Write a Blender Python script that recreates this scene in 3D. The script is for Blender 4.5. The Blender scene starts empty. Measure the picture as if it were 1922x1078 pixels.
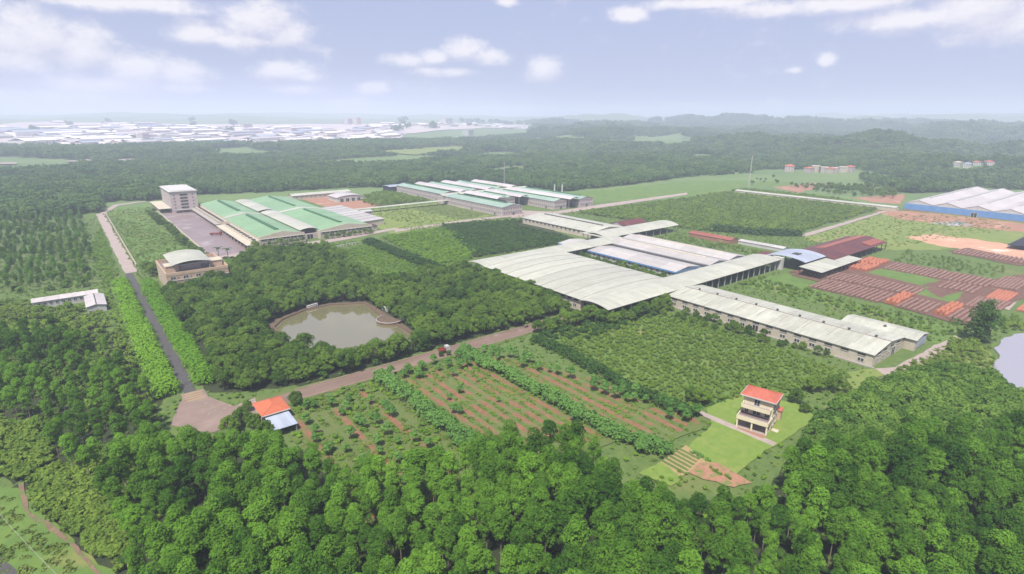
import bpy, bmesh, math, random
import numpy as np
from mathutils import Vector, Matrix, noise

random.seed(7)
rng = np.random.default_rng(7)
R = math.radians
SC = bpy.context.scene
COL = SC.collection

# ------------------------------------------------------------------ camera
# x runs along the factory's cross streets, y along its avenue, metres; the drone hovers at 90 m
cam_d = bpy.data.cameras.new('camera')
cam = bpy.data.objects.new('camera', cam_d)
COL.objects.link(cam)
cam.location = (0, 0, 90)
cam.rotation_euler = (R(90 - 16.7), 0, R(-38))
cam_d.sensor_width = 36
cam_d.lens = 20.0
cam_d.clip_start = 0.5
cam_d.clip_end = 40000
SC.camera = cam

# ------------------------------------------------------------------ sky
SUN_AZ, SUN_EL = R(238), R(61)      # azimuth clockwise from +y
world = bpy.data.worlds.new('World')
SC.world = world
world.use_nodes = True
world.cycles.sampling_method = 'MANUAL'
world.cycles.sample_map_resolution = 512


def build_sky():
    nt = world.node_tree
    nt.nodes.clear()
    N, L = nt.nodes.new, nt.links.new

    def math_(op, a, b=None, c=None, tree=nt, clamp=False):
        n = tree.nodes.new('ShaderNodeMath')
        n.operation = op
        n.use_clamp = clamp
        for i, s in enumerate((a, b, c)):
            if s is None:
                continue
            if isinstance(s, (int, float)):
                n.inputs[i].default_value = s
            else:
                tree.links.new(s, n.inputs[i])
        return n.outputs[0]
    tc = N('ShaderNodeTexCoord')
    sep = N('ShaderNodeSeparateXYZ')
    L(tc.outputs['Generated'], sep.inputs[0])
    x, y, z = sep.outputs
    # azimuth about the view heading and elevation, in degrees
    az0 = math_('ARCTAN2', x, y)
    az = math_('MULTIPLY', az0, 180 / math.pi)
    el = math_('MULTIPLY', math_('ARCSINE', z), 180 / math.pi)
    comb = N('ShaderNodeCombineXYZ')
    L(az, comb.inputs[0])
    L(el, comb.inputs[1])
    # --- cloud field: cumulus as (azimuth, elevation, half width, half height)
    g = bpy.data.node_groups.new('cumulus', 'ShaderNodeTree')
    g.interface.new_socket('Vector', in_out='INPUT', socket_type='NodeSocketVector')
    g.interface.new_socket('Density', in_out='OUTPUT', socket_type='NodeSocketFloat')
    gi = g.nodes.new('NodeGroupInput')
    go = g.nodes.new('NodeGroupOutput')

    def noise_(scale, det, rough, vec, mul):
        m = g.nodes.new('ShaderNodeVectorMath')
        m.operation = 'MULTIPLY'
        m.inputs[1].default_value = mul
        g.links.new(vec, m.inputs[0])
        n = g.nodes.new('ShaderNodeTexNoise')
        n.inputs['Scale'].default_value = scale
        n.inputs['Detail'].default_value = det
        n.inputs['Roughness'].default_value = rough
        g.links.new(m.outputs[0], n.inputs['Vector'])
        return n.outputs[0]
    vec = gi.outputs[0]
    fine = noise_(0.34, 9, 0.66, vec, (1, 1.5, 1))
    broad = noise_(0.055, 5, 0.55, vec, (1, 2.2, 1))
    cur = None
    for (ca, ce, w, h) in CLOUDS:
        s = g.nodes.new('ShaderNodeVectorMath')
        s.operation = 'SUBTRACT'
        g.links.new(vec, s.inputs[0])
        s.inputs[1].default_value = (ca, ce, 0)
        m = g.nodes.new('ShaderNodeVectorMath')
        m.operation = 'MULTIPLY'
        g.links.new(s.outputs[0], m.inputs[0])
        m.inputs[1].default_value = (1 / w, 1 / h, 0)
        d = g.nodes.new('ShaderNodeVectorMath')
        d.operation = 'LENGTH'
        g.links.new(m.outputs[0], d.inputs[0])
        if cur is None:
            cur = d.outputs['Value']
        else:
            cur = math_('SMOOTH_MIN', cur, d.outputs['Value'], 0.25, tree=g)
    blob = math_('SUBTRACT', 1.0, cur, tree=g)
    # fair-weather cumulus all round the sky
    allr = math_('MULTIPLY', math_('SUBTRACT', broad, 0.64, tree=g), 4.0, tree=g)
    big = math_('MAXIMUM', blob, allr, tree=g)
    big = math_('MAXIMUM', big, -1.0, tree=g)
    tot = math_('ADD', big, math_('MULTIPLY', math_('SUBTRACT', fine, 0.5, tree=g), 2.3, tree=g), tree=g)
    g.links.new(tot, go.inputs[0])

    def field(off):
        a = N('ShaderNodeVectorMath')
        a.operation = 'ADD'
        L(comb.outputs[0], a.inputs[0])
        a.inputs[1].default_value = off
        n = N('ShaderNodeGroup')
        n.node_tree = g
        L(a.outputs[0], n.inputs[0])
        return n.outputs[0]
    d0 = field((0, 0, 0))
    d1 = field((-0.5, 1.1, 0))
    cover = N('ShaderNodeMapRange')
    cover.interpolation_type = 'SMOOTHSTEP'
    L(d0, cover.inputs[0])
    cover.inputs[1].default_value = -0.36
    cover.inputs[2].default_value = 0.66
    # towards the horizon the clouds sink into the haze
    low = N('ShaderNodeMapRange')
    L(el, low.inputs[0])
    low.inputs[1].default_value = 0.0
    low.inputs[2].default_value = 4.0
    low.inputs[3].default_value = 0.25
    low.inputs[4].default_value = 0.92
    cov = math_('MULTIPLY', cover.outputs[0], low.outputs[0])
    lit = math_('MULTIPLY_ADD', math_('SUBTRACT', d0, d1), 0.75, 0.55, clamp=True)
    ccol = N('ShaderNodeMix')
    ccol.data_type = 'RGBA'
    L(lit, ccol.inputs['Factor'])
    ccol.inputs['A'].default_value = (*CLOUD_SHADE, 1)
    ccol.inputs['B'].default_value = (*CLOUD_LIT, 1)
    # --- clear sky: Nishita under a thin bright veil
    sky = N('ShaderNodeTexSky')
    sky.sky_type = 'NISHITA'
    sky.sun_disc = False
    sky.sun_elevation = SUN_EL
    sky.sun_rotation = SUN_AZ
    sky.altitude = 90
    sky.air_density = 1.0
    sky.dust_density = 2.2
    sky.ozone_density = 1.6
    veil = N('ShaderNodeMix')
    veil.data_type = 'RGBA'
    veil.inputs['Factor'].default_value = SKY_VEIL_F
    L(sky.outputs[0], veil.inputs['A'])
    veil.inputs['B'].default_value = (*SKY_VEIL, 1)
    mix = N('ShaderNodeMix')
    mix.data_type = 'RGBA'
    L(cov, mix.inputs['Factor'])
    L(veil.outputs['Result'], mix.inputs['A'])
    L(ccol.outputs['Result'], mix.inputs['B'])
    bg = N('ShaderNodeBackground')
    bg.inputs['Strength'].default_value = 0.105
    L(mix.outputs['Result'], bg.inputs['Color'])
    out = N('ShaderNodeOutputWorld')
    L(bg.outputs[0], out.inputs['Surface'])


CLOUD_LIT, CLOUD_SHADE = (6.1, 5.8, 5.95), (4.0, 3.85, 4.75)
SKY_VEIL, SKY_VEIL_F = (2.6, 2.85, 4.4), 0.84
CLOUDS = [(0.11, 5.54, 4.09, 2.33), (2.65, 4.80, 2.82, 2.11), (-1.08, 4.03, 3.10, 1.36), (6.25, 3.70, 3.08, 1.49), (8.98, 3.31, 2.60, 1.24), (3.74, 2.35, 5.21, 0.99), (9.41, 2.24, 2.19, 0.47), (1.21, 1.31, 5.74, 0.77), (15.99, 7.54, 3.32, 2.14), (18.27, 6.94, 2.19, 1.26), (11.40, 6.59, 2.66, 1.01), (14.15, 6.17, 5.19, 0.62), (17.50, 3.85, 2.71, 0.82), (19.24, 3.36, 2.01, 0.50), (18.36, 2.31, 2.41, 0.45), (28.29, 5.02, 2.42, 0.68), (30.74, 5.14, 1.90, 0.74), (33.58, 5.81, 2.07, 1.13), (35.70, 5.27, 2.09, 0.86), (31.44, 4.04, 3.02, 0.46), (40.86, 4.16, 1.65, 1.16), (24.99, 2.44, 1.60, 0.58), (22.97, 0.97, 2.12, 0.82), (48.60, 8.81, 1.66, 0.80), (37.46, 9.99, 1.18, 0.43), (65.33, 4.53, 0.73, 0.57), (62.98, 3.77, 0.81, 0.37), (39.23, 0.57, 3.71, 0.55), (54.15, 0.64, 2.67, 0.53), (61.81, 0.70, 1.40, 0.78), (74.54, 7.50, 4.28, 2.12), (70.35, 7.14, 4.76, 0.94), (65.00, 8.69, 9.01, 0.78), (77.43, 6.46, 2.19, 1.95), (55.41, 9.46, 5.67, 0.51), (5.45, 8.38, 6.90, 0.74), (-1.95, 1.07, 3.09, 0.65), (0.10, 0.53, 2.16, 0.48), (36.41, 0.52, 2.25, 0.43), (47.09, 0.61, 2.18, 0.36)]
build_sky()

# ------------------------------------------------------------------ sun and exposure
sun_d = bpy.data.lights.new('sun', 'SUN')
sun_d.energy = 4.3
sun_d.angle = R(4)
sun_d.color = (1.0, 0.95, 0.88)
sun = bpy.data.objects.new('sun', sun_d)
COL.objects.link(sun)
sun.location = (0, 0, 400)
_sd = Vector((math.sin(SUN_AZ) * math.cos(SUN_EL), math.cos(SUN_AZ) * math.cos(SUN_EL), math.sin(SUN_EL)))
sun.rotation_euler = (-_sd).to_track_quat('-Z', 'Y').to_euler()
SC.view_settings.view_transform = 'Standard'
SC.view_settings.look = 'None'
SC.view_settings.gamma = 1
SC.view_settings.exposure = 0.68
SC.view_settings.use_curve_mapping = False
SC.render.engine = 'CYCLES'
SC.cycles.max_bounces = 4
SC.cycles.diffuse_bounces = 2
SC.cycles.glossy_bounces = 2
SC.cycles.transmission_bounces = 3
SC.cycles.volume_bounces = 2
SC.cycles.transparent_max_bounces = 8
SC.cycles.use_denoising = True
SC.cycles.denoiser = 'OPENIMAGEDENOISE'
SC.cycles.use_adaptive_sampling = True
SC.cycles.adaptive_threshold = 0.01

# ------------------------------------------------------------------ helpers


def tag(o, label=None, cat=None, group=None, kind=None):
    for k, v in (('label', label), ('category', cat), ('group', group), ('kind', kind)):
        if v:
            o[k] = v
    return o


def thing(name, label, cat, loc=(0, 0, 0), rotz=0.0, group=None):
    o = bpy.data.objects.new(name, None)
    o.empty_display_size = 1
    COL.objects.link(o)
    o.location = loc
    o.rotation_euler = (0, 0, rotz)
    return tag(o, label, cat, group)


def link(name, me, parent=None, loc=(0, 0, 0), rz=0.0, sc=(1, 1, 1)):
    o = bpy.data.objects.new(name, me)
    COL.objects.link(o)
    o.location = loc
    o.rotation_euler = (0, 0, rz)
    o.scale = sc
    if parent is not None:
        o.parent = parent
    return o


class MB:
    """collects boxes and strips, then becomes ONE mesh"""

    def __init__(self):
        self.v, self.f, self.m = [], [], []

    def add(self, vs, fs, mi=0):
        b = len(self.v)
        self.v += [tuple(p) for p in vs]
        self.f += [tuple(i + b for i in q) for q in fs]
        self.m += [mi] * len(fs)
        return self

    def box(self, x0, x1, y0, y1, z0, z1, mi=0):
        return self.add([(x0, y0, z0), (x1, y0, z0), (x1, y1, z0), (x0, y1, z0),
                         (x0, y0, z1), (x1, y0, z1), (x1, y1, z1), (x0, y1, z1)],
                        [(3, 2, 1, 0), (4, 5, 6, 7), (0, 1, 5, 4), (1, 2, 6, 5), (2, 3, 7, 6), (3, 0, 4, 7)], mi)

    def cyl(self, x, y, z0, z1, r0, r1=None, n=8, mi=0):
        r1 = r0 if r1 is None else r1
        vs = [(x + r * math.cos(2 * math.pi * i / n), y + r * math.sin(2 * math.pi * i / n), z)
              for z, r in ((z0, r0), (z1, r1)) for i in range(n)]
        fs = [(i, (i + 1) % n, n + (i + 1) % n, n + i) for i in range(n)]
        fs += [tuple(range(n - 1, -1, -1)), tuple(range(n, 2 * n))]
        return self.add(vs, fs, mi)

    def tube(self, p, q, r, n=6, mi=0):
        p, q = Vector(p), Vector(q)
        d = (q - p).normalized()
        a = d.cross(Vector((0, 0, 1)) if abs(d.z) < 0.9 else Vector((1, 0, 0))).normalized()
        b = d.cross(a)
        vs = [c + r * (math.cos(2 * math.pi * i / n) * a + math.sin(2 * math.pi * i / n) * b) for c in (p, q) for i in range(n)]
        fs = [(i, (i + 1) % n, n + (i + 1) % n, n + i) for i in range(n)]
        return self.add(vs, fs, mi)

    def shell(self, prof, a0, a1, thick, axis='y', mi=0):
        """a bent sheet: prof = [(t, z)] across, extruded from a0 to a1 along axis, with thickness"""
        n = len(prof)
        vs = []
        for a in (a0, a1):
            for dz in (0, -thick):
                for t, z in prof:
                    vs.append((t, a, z + dz) if axis == 'y' else (a, t, z + dz))
        top0, bot0, top1, bot1 = 0, n, 2 * n, 3 * n
        fs = []
        for i in range(n - 1):
            fs += [(top0 + i, top0 + i + 1, top1 + i + 1, top1 + i), (bot0 + i + 1, bot0 + i, bot1 + i, bot1 + i + 1),
                   (bot0 + i, bot0 + i + 1, top0 + i + 1, top0 + i), (top1 + i, top1 + i + 1, bot1 + i + 1, bot1 + i)]
        fs += [(top0, top1, bot1, bot0), (bot0 + n - 1, bot1 + n - 1, top1 + n - 1, top0 + n - 1)]
        if axis == 'x':
            fs = [tuple(reversed(q)) for q in fs]
        return self.add(vs, fs, mi)

    def mesh(self, name, *mats):
        me = bpy.data.meshes.new(name)
        me.from_pydata(self.v, [], self.f)
        for m in mats:
            me.materials.append(m)
        if len(mats) > 1:
            me.polygons.foreach_set('material_index', self.m)
        me.update()
        return me

    def obj(self, name, mats, parent=None, loc=(0, 0, 0)):
        mats = mats if isinstance(mats, (list, tuple)) else (mats,)
        return link(name, self.mesh(name, *mats), parent, loc)


# ------------------------------------------------------------------ materials


def lin(r, g, b):
    # colour of a weathered surface, from its appearance in full light
    return tuple(0.62 * ((c / 255) / 12.92 if c / 255 <= 0.04045 else ((c / 255 + 0.055) / 1.055) ** 2.4) for c in (r, g, b))


def mat(name, c0, c1=None, scale=0.3, rough=0.85, bump=0.0, bscale=4.0, c2=None, c2scale=0.05, c2amt=0.5,
        streak=None, spec=0.3, coord='pos', detail=6):
    """surface colour c0..c1 by noise, optional large patches of c2, optional stretched streaks"""
    m = bpy.data.materials.new(name)
    m.use_nodes = True
    nt = m.node_tree
    N, L = nt.nodes.new, nt.links.new
    b = nt.nodes['Principled BSDF']
    b.inputs['Roughness'].default_value = rough
    b.inputs['Specular IOR Level'].default_value = spec
    if coord == 'pos':
        src = N('ShaderNodeNewGeometry').outputs['Position']
    else:
        src = N('ShaderNodeTexCoord').outputs['Object']
    if c1 is None:
        c1 = tuple(c * 0.8 for c in c0)
    vec = src
    if streak:
        vm = N('ShaderNodeVectorMath')
        vm.operation = 'MULTIPLY'
        L(src, vm.inputs[0])
        vm.inputs[1].default_value = streak
        vec = vm.outputs[0]
    n = N('ShaderNodeTexNoise')
    n.inputs['Scale'].default_value = scale
    n.inputs['Detail'].default_value = detail
    n.inputs['Roughness'].default_value = 0.62
    L(vec, n.inputs['Vector'])
    r = N('ShaderNodeMapRange')
    L(n.outputs[0], r.inputs[0])
    r.inputs[1].default_value, r.inputs[2].default_value = 0.3, 0.7
    mx = N('ShaderNodeMix')
    mx.data_type = 'RGBA'
    L(r.outputs[0], mx.inputs['Factor'])
    mx.inputs['A'].default_value = (*c0, 1)
    mx.inputs['B'].default_value = (*c1, 1)
    col = mx.outputs['Result']
    if c2:
        n2 = N('ShaderNodeTexNoise')
        n2.inputs['Scale'].default_value = c2scale
        n2.inputs['Detail'].default_value = 7
        n2.inputs['Roughness'].default_value = 0.65
        L(src, n2.inputs['Vector'])
        r2 = N('ShaderNodeMapRange')
        L(n2.outputs[0], r2.inputs[0])
        r2.inputs[1].default_value, r2.inputs[2].default_value = 0.72 - 0.4 * c2amt, 0.84 - 0.4 * c2amt
        mx2 = N('ShaderNodeMix')
        mx2.data_type = 'RGBA'
        L(r2.outputs[0], mx2.inputs['Factor'])
        L(col, mx2.inputs['A'])
        mx2.inputs['B'].default_value = (*c2, 1)
        col = mx2.outputs['Result']
    L(col, b.inputs['Base Color'])
    if bump:
        nb = N('ShaderNodeTexNoise')
        nb.inputs['Scale'].default_value = bscale
        nb.inputs['Detail'].default_value = 4
        L(src, nb.inputs['Vector'])
        bp = N('ShaderNodeBump')
        bp.inputs['Strength'].default_value = bump
        bp.inputs['Distance'].default_value = 0.3
        L(nb.outputs[0], bp.inputs['Height'])
        L(bp.outputs[0], b.inputs['Normal'])
    return m


def sheet_mat(name, c0, c1, axis, pitch=1.0, rough=0.45, grime=0.5, c2=None, c2amt=0.3):
    """ribbed metal sheet: ribs run across the roof, weather streaks run down it"""
    st = (0.03, 1, 1) if axis == 'x' else (1, 0.03, 1)
    m = mat(name, c0, c1, 0.6, rough, c2=c2, c2scale=0.12, c2amt=c2amt, streak=st, spec=0.4)
    nt = m.node_tree
    N, L = nt.nodes.new, nt.links.new
    w = N('ShaderNodeTexWave')
    w.wave_type = 'BANDS'
    w.bands_direction = 'Y' if axis == 'x' else 'X'
    w.inputs['Scale'].default_value = 0.314 / pitch
    g = N('ShaderNodeNewGeometry')
    L(g.outputs['Position'], w.inputs['Vector'])
    bp = N('ShaderNodeBump')
    bp.inputs['Strength'].default_value = 0.35
    bp.inputs['Distance'].default_value = 0.08
    L(w.outputs[1], bp.inputs['Height'])
    b = nt.nodes['Principled BSDF']
    L(bp.outputs[0], b.inputs['Normal'])
    # every sheet has aged a little differently, and dirt gathers in blotches
    old = b.inputs['Base Color'].links[0].from_socket
    oi = N('ShaderNodeObjectInfo')
    dn = N('ShaderNodeTexNoise')
    dn.inputs['Scale'].default_value = 0.22
    dn.inputs['Detail'].default_value = 8
    dn.inputs['Roughness'].default_value = 0.7
    L(g.outputs['Position'], dn.inputs['Vector'])
    ad = N('ShaderNodeMath')
    ad.operation = 'MULTIPLY_ADD'
    L(oi.outputs['Random'], ad.inputs[0])
    ad.inputs[1].default_value = 0.35
    L(dn.outputs[0], ad.inputs[2])
    rr = N('ShaderNodeMapRange')
    L(ad.outputs[0], rr.inputs[0])
    rr.inputs[1].default_value, rr.inputs[2].default_value = 0.35, 0.95
    rr.inputs[3].default_value, rr.inputs[4].default_value = 1.08, 0.80
    sc = N('ShaderNodeVectorMath')
    sc.operation = 'SCALE'
    L(old, sc.inputs[0])
    L(rr.outputs[0], sc.inputs['Scale'])
    L(sc.outputs[0], b.inputs['Base Color'])
    return m


def leaf_mat(name, c0, c1, var=0.35, trans=0.22, patch=0.03, hue=None):
    """leaves: tone changes per tree and from stand to stand"""
    m = bpy.data.materials.new(name)
    m.use_nodes = True
    nt = m.node_tree
    nt.nodes.clear()
    N, L = nt.nodes.new, nt.links.new
    oi = N('ShaderNodeObjectInfo')
    g = N('ShaderNodeNewGeometry')
    n = N('ShaderNodeTexNoise')
    n.inputs['Scale'].default_value = patch
    n.inputs['Detail'].default_value = 3
    L(g.outputs['Position'], n.inputs['Vector'])
    n2 = N('ShaderNodeTexNoise')
    n2.inputs['Scale'].default_value = 1.3
    n2.inputs['Detail'].default_value = 2
    L(g.outputs['Position'], n2.inputs['Vector'])
    a = N('ShaderNodeMath')
    a.operation = 'MULTIPLY_ADD'
    L(oi.outputs['Random'], a.inputs[0])
    a.inputs[1].default_value = 0.7
    L(n.outputs[0], a.inputs[2])
    a2 = N('ShaderNodeMath')
    a2.operation = 'ADD'
    L(a.outputs[0], a2.inputs[0])
    L(n2.outputs[0], a2.inputs[1])
    r = N('ShaderNodeMapRange')
    L(a2.outputs[0], r.inputs[0])
    r.inputs[1].default_value, r.inputs[2].default_value = 0.8, 1.9
    mx = N('ShaderNodeMix')
    mx.data_type = 'RGBA'
    L(r.outputs[0], mx.inputs['Factor'])
    mx.inputs['A'].default_value = (*c0, 1)
    mx.inputs['B'].default_value = (*c1, 1)
    d = N('ShaderNodeBsdfDiffuse')
    L(mx.outputs['Result'], d.inputs['Color'])
    t = N('ShaderNodeBsdfTranslucent')
    L(mx.outputs['Result'], t.inputs['Color'])
    ms = N('ShaderNodeMixShader')
    ms.inputs[0].default_value = trans
    L(d.outputs[0], ms.inputs[1])
    L(t.outputs[0], ms.inputs[2])
    o = N('ShaderNodeOutputMaterial')
    L(ms.outputs[0], o.inputs['Surface'])
    return m


def water_mat(name, col, gloss=0.5, rough=0.03, bump=0.02, bscale=0.6, tint=(0.95, 0.95, 0.95)):
    m = bpy.data.materials.new(name)
    m.use_nodes = True
    nt = m.node_tree
    nt.nodes.clear()
    N, L = nt.nodes.new, nt.links.new
    d = N('ShaderNodeBsdfDiffuse')
    d.inputs['Color'].default_value = (*col, 1)
    gl = N('ShaderNodeBsdfGlossy')
    gl.inputs['Roughness'].default_value = rough
    gl.inputs['Color'].default_value = (*tint, 1)
    g = N('ShaderNodeNewGeometry')
    n = N('ShaderNodeTexNoise')
    n.inputs['Scale'].default_value = bscale
    n.inputs['Detail'].default_value = 3
    L(g.outputs['Position'], n.inputs['Vector'])
    bp = N('ShaderNodeBump')
    bp.inputs['Strength'].default_value = bump
    bp.inputs['Distance'].default_value = 0.2
    L(n.outputs[0], bp.inputs['Height'])
    L(bp.outputs[0], gl.inputs['Normal'])
    lw = N('ShaderNodeFresnel')
    lw.inputs['IOR'].default_value = 1.33
    a = N('ShaderNodeMath')
    a.operation = 'ADD'
    a.use_clamp = True
    L(lw.outputs[0], a.inputs[0])
    a.inputs[1].default_value = gloss
    ms = N('ShaderNodeMixShader')
    L(a.outputs[0], ms.inputs[0])
    L(d.outputs[0], ms.inputs[1])
    L(gl.outputs[0], ms.inputs[2])
    o = N('ShaderNodeOutputMaterial')
    L(ms.outputs[0], o.inputs['Surface'])
    return m


M = {}
M['ground'] = mat('meadow', (0.115, 0.165, 0.038), (0.07, 0.12, 0.03), 0.35, 0.95, 0.8, 2.2, c2=(0.15, 0.165, 0.05), c2scale=0.02, c2amt=0.35)
M['terrain'] = mat('far_land', (0.085, 0.145, 0.045), (0.14, 0.2, 0.065), 0.006, 0.95, c2=(0.17, 0.16, 0.075), c2scale=0.0035, c2amt=0.2, detail=9)
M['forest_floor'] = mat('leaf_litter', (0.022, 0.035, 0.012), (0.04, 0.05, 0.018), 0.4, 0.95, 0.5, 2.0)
M['grass'] = mat('rough_grass', (0.12, 0.19, 0.035), (0.075, 0.14, 0.03), 0.12, 0.95, 0.6, 1.5, c2=(0.19, 0.19, 0.06), c2scale=0.05, c2amt=0.4)
M['grass_dry'] = mat('dry_grass', (0.19, 0.22, 0.055), (0.12, 0.18, 0.04), 0.1, 0.95, 0.6, 1.5, c2=(0.27, 0.19, 0.1), c2scale=0.06, c2amt=0.35)
M['lawn'] = mat('mown_lawn', (0.165, 0.235, 0.04), (0.12, 0.19, 0.035), 0.5, 0.95, 0.4, 3.0, c2=(0.2, 0.23, 0.055), c2scale=0.2, c2amt=0.45)
M['soil'] = mat('red_soil', (0.25, 0.125, 0.068), (0.165, 0.082, 0.045), 0.7, 0.95, 0.8, 2.0, c2=(0.11, 0.145, 0.04), c2scale=0.16, c2amt=0.62)
M['soil_weedy'] = mat('weedy_soil', (0.12, 0.14, 0.04), (0.08, 0.13, 0.03), 0.3, 0.95, 0.8, 2.0, c2=(0.2, 0.12, 0.06), c2scale=0.12, c2amt=0.3)
M['bare'] = mat('bare_earth', (0.5, 0.3, 0.2), (0.42, 0.23, 0.14), 0.1, 0.95, 0.4, 1.5, c2=(0.66, 0.55, 0.46), c2scale=0.05, c2amt=0.4)
M['bare_dark'] = mat('damp_earth', (0.33, 0.17, 0.11), (0.27, 0.14, 0.09), 0.15, 0.9, 0.4, 1.5, c2=(0.5, 0.32, 0.22), c2scale=0.06, c2amt=0.4)
M['road'] = mat('worn_road', (0.22, 0.15, 0.115), (0.135, 0.092, 0.072), 0.12, 0.7, 0.2, 3.0, c2=(0.26, 0.21, 0.185), c2scale=0.09, c2amt=0.35, streak=(0.25, 1, 1))
M['road_pale'] = mat('pale_concrete', (0.36, 0.29, 0.26), (0.29, 0.23, 0.2), 0.25, 0.8, 0.2, 3.0, c2=(0.2, 0.17, 0.14), c2scale=0.1, c2amt=0.25)
M['court'] = mat('wet_concrete', (0.25, 0.19, 0.18), (0.175, 0.13, 0.125), 0.06, 0.45, 0.1, 2.0, c2=(0.36, 0.3, 0.29), c2scale=0.045, c2amt=0.45, streak=(1, 0.3, 1), spec=0.5)
M['asphalt'] = mat('asphalt', (0.085, 0.08, 0.078), (0.06, 0.057, 0.055), 0.4, 0.8, 0.2, 4)
M['plaza'] = mat('plaza_concrete', (0.26, 0.19, 0.155), (0.165, 0.118, 0.095), 0.12, 0.75, 0.2, 2.0, c2=(0.38, 0.31, 0.28), c2scale=0.12, c2amt=0.4)
M['yellow'] = mat('yellow_paint', (0.42, 0.29, 0.09), (0.28, 0.2, 0.1), 1.2, 0.7)
M['kerb'] = mat('kerb_stone', (0.27, 0.19, 0.15), (0.19, 0.13, 0.1), 1.0, 0.9)
M['bank'] = mat('stone_bank', (0.15, 0.1, 0.07), (0.09, 0.065, 0.042), 0.6, 0.9, 0.5, 2.0, c2=(0.09, 0.11, 0.04), c2scale=0.2, c2amt=0.4)
M['pond'] = water_mat('pond_water', (0.165, 0.15, 0.08), 0.22, 0.05, 0.03, tint=(0.92, 0.86, 0.76))
M['lake'] = water_mat('lake_water', (0.36, 0.32, 0.31), 0.45, 0.06, 0.02, tint=(1.0, 0.95, 0.93))
M['wall_cream'] = mat('cream_render', lin(232, 222, 200), lin(214, 200, 176), 0.3, 0.9, c2=lin(186, 168, 146), c2scale=0.25, c2amt=0.22)
M['wall_pink'] = mat('pink_render', lin(228, 210, 206), lin(212, 192, 188), 0.3, 0.9, c2=lin(190, 168, 162), c2scale=0.2, c2amt=0.2)
M['wall_peach'] = mat('peach_render', lin(238, 208, 176), lin(224, 190, 158), 0.3, 0.9, c2=lin(196, 160, 134), c2scale=0.3, c2amt=0.2)
M['wall_white'] = mat('white_render', lin(232, 230, 226), lin(214, 210, 204), 0.4, 0.9, c2=lin(180, 172, 160), c2scale=0.3, c2amt=0.2)
M['wall_yellow'] = mat('pale_yellow_render', lin(268, 254, 220), lin(256, 240, 202), 0.6, 0.9, c2=lin(204, 180, 146), c2scale=0.5, c2amt=0.2)
M['trim_white'] = mat('white_trim', lin(235, 232, 226), lin(220, 216, 208), 1.0, 0.7)
M['gap_shade'] = mat('dark_gap', (0.03, 0.028, 0.026), (0.02, 0.02, 0.02), 1.0, 0.8)  # near-black panel colour that stands for the shade inside openings
M['glass'] = mat('window_glass', (0.05, 0.06, 0.065), (0.03, 0.035, 0.04), 0.4, 0.15, spec=0.6)
M['concrete'] = mat('concrete', (0.36, 0.33, 0.3), (0.28, 0.25, 0.23), 0.6, 0.9)
M['steel'] = mat('painted_steel', (0.35, 0.35, 0.34), (0.27, 0.27, 0.26), 1.0, 0.5)
M['steel_dark'] = mat('dark_steel', (0.07, 0.065, 0.06), (0.05, 0.045, 0.04), 1.0, 0.6)
M['fascia_blue'] = mat('blue_fascia', (0.12, 0.27, 0.5), (0.1, 0.22, 0.42), 0.5, 0.5)
M['blue_wall'] = mat('blue_sheet_wall', (0.13, 0.27, 0.52), (0.1, 0.22, 0.45), 0.3, 0.5)
RCREAM, RCREAM2 = lin(228, 228, 210), lin(200, 199, 178)
for ax in 'xy':
    M['cream_' + ax] = sheet_mat('cream_sheet_' + ax, RCREAM, RCREAM2, ax, c2=lin(206, 196, 174), c2amt=0.3)
    M['pale_' + ax] = sheet_mat('pale_sheet_' + ax, lin(226, 222, 216), lin(206, 200, 194), ax, c2=lin(190, 176, 160), c2amt=0.2)
    M['green_' + ax] = sheet_mat('green_sheet_' + ax, lin(162, 200, 150), lin(140, 184, 132), ax, c2=lin(174, 200, 150), c2amt=0.4)
    M['white_' + ax] = sheet_mat('white_sheet_' + ax, lin(236, 228, 224), lin(220, 210, 206), ax, c2=lin(228, 196, 164), c2amt=0.1)
    M['rust_' + ax] = sheet_mat('rust_sheet_' + ax, lin(128, 62, 50), lin(104, 48, 40), ax, c2=lin(160, 84, 60), c2amt=0.3)
    M['bluesheet_' + ax] = sheet_mat('blue_sheet_' + ax, lin(206, 214, 226), lin(186, 197, 216), ax, c2=lin(206, 206, 206), c2amt=0.3)
M['green_dark'] = mat('green_ridge', lin(74, 128, 84), lin(60, 112, 72), 0.3, 0.5)
M['green_jade'] = sheet_mat('jade_sheet', lin(186, 210, 190), lin(168, 198, 176), 'y', c2=lin(196, 210, 194), c2amt=0.3)
M['rust_orange'] = sheet_mat('orange_rust_sheet', lin(196, 110, 76), lin(176, 92, 64), 'x')
M['rust_roof'] = sheet_mat('old_rusty_roof', lin(190, 118, 96), lin(164, 88, 70), 'y', c2=lin(214, 180, 150), c2amt=0.25)
M['white_stained'] = sheet_mat('stained_white_sheet', lin(226, 220, 214), lin(206, 198, 190), 'y', c2=lin(216, 166, 120), c2amt=0.17)
M['tile_orange'] = mat('orange_tile', lin(232, 134, 98), lin(218, 118, 84), 0.8, 0.75, 0.3, 6, c2=lin(236, 150, 116), c2scale=0.4, c2amt=0.3)
M['tile_red'] = mat('red_tile', lin(222, 130, 108), lin(206, 112, 92), 0.8, 0.75, 0.3, 6, c2=lin(222, 110, 94), c2scale=0.4, c2amt=0.3)
M['brick_cover'] = mat('drying_brick_cover', lin(172, 136, 122), lin(142, 106, 94), 0.5, 0.85, 0.6, 2.5, c2=lin(196, 172, 160), c2scale=0.25, c2amt=0.35)
M['brick_orange'] = mat('fired_brick', lin(216, 142, 110), lin(186, 108, 80), 1.6, 0.9, 0.6, 2.5, c2=lin(228, 172, 142), c2scale=0.9, c2amt=0.35)
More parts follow.
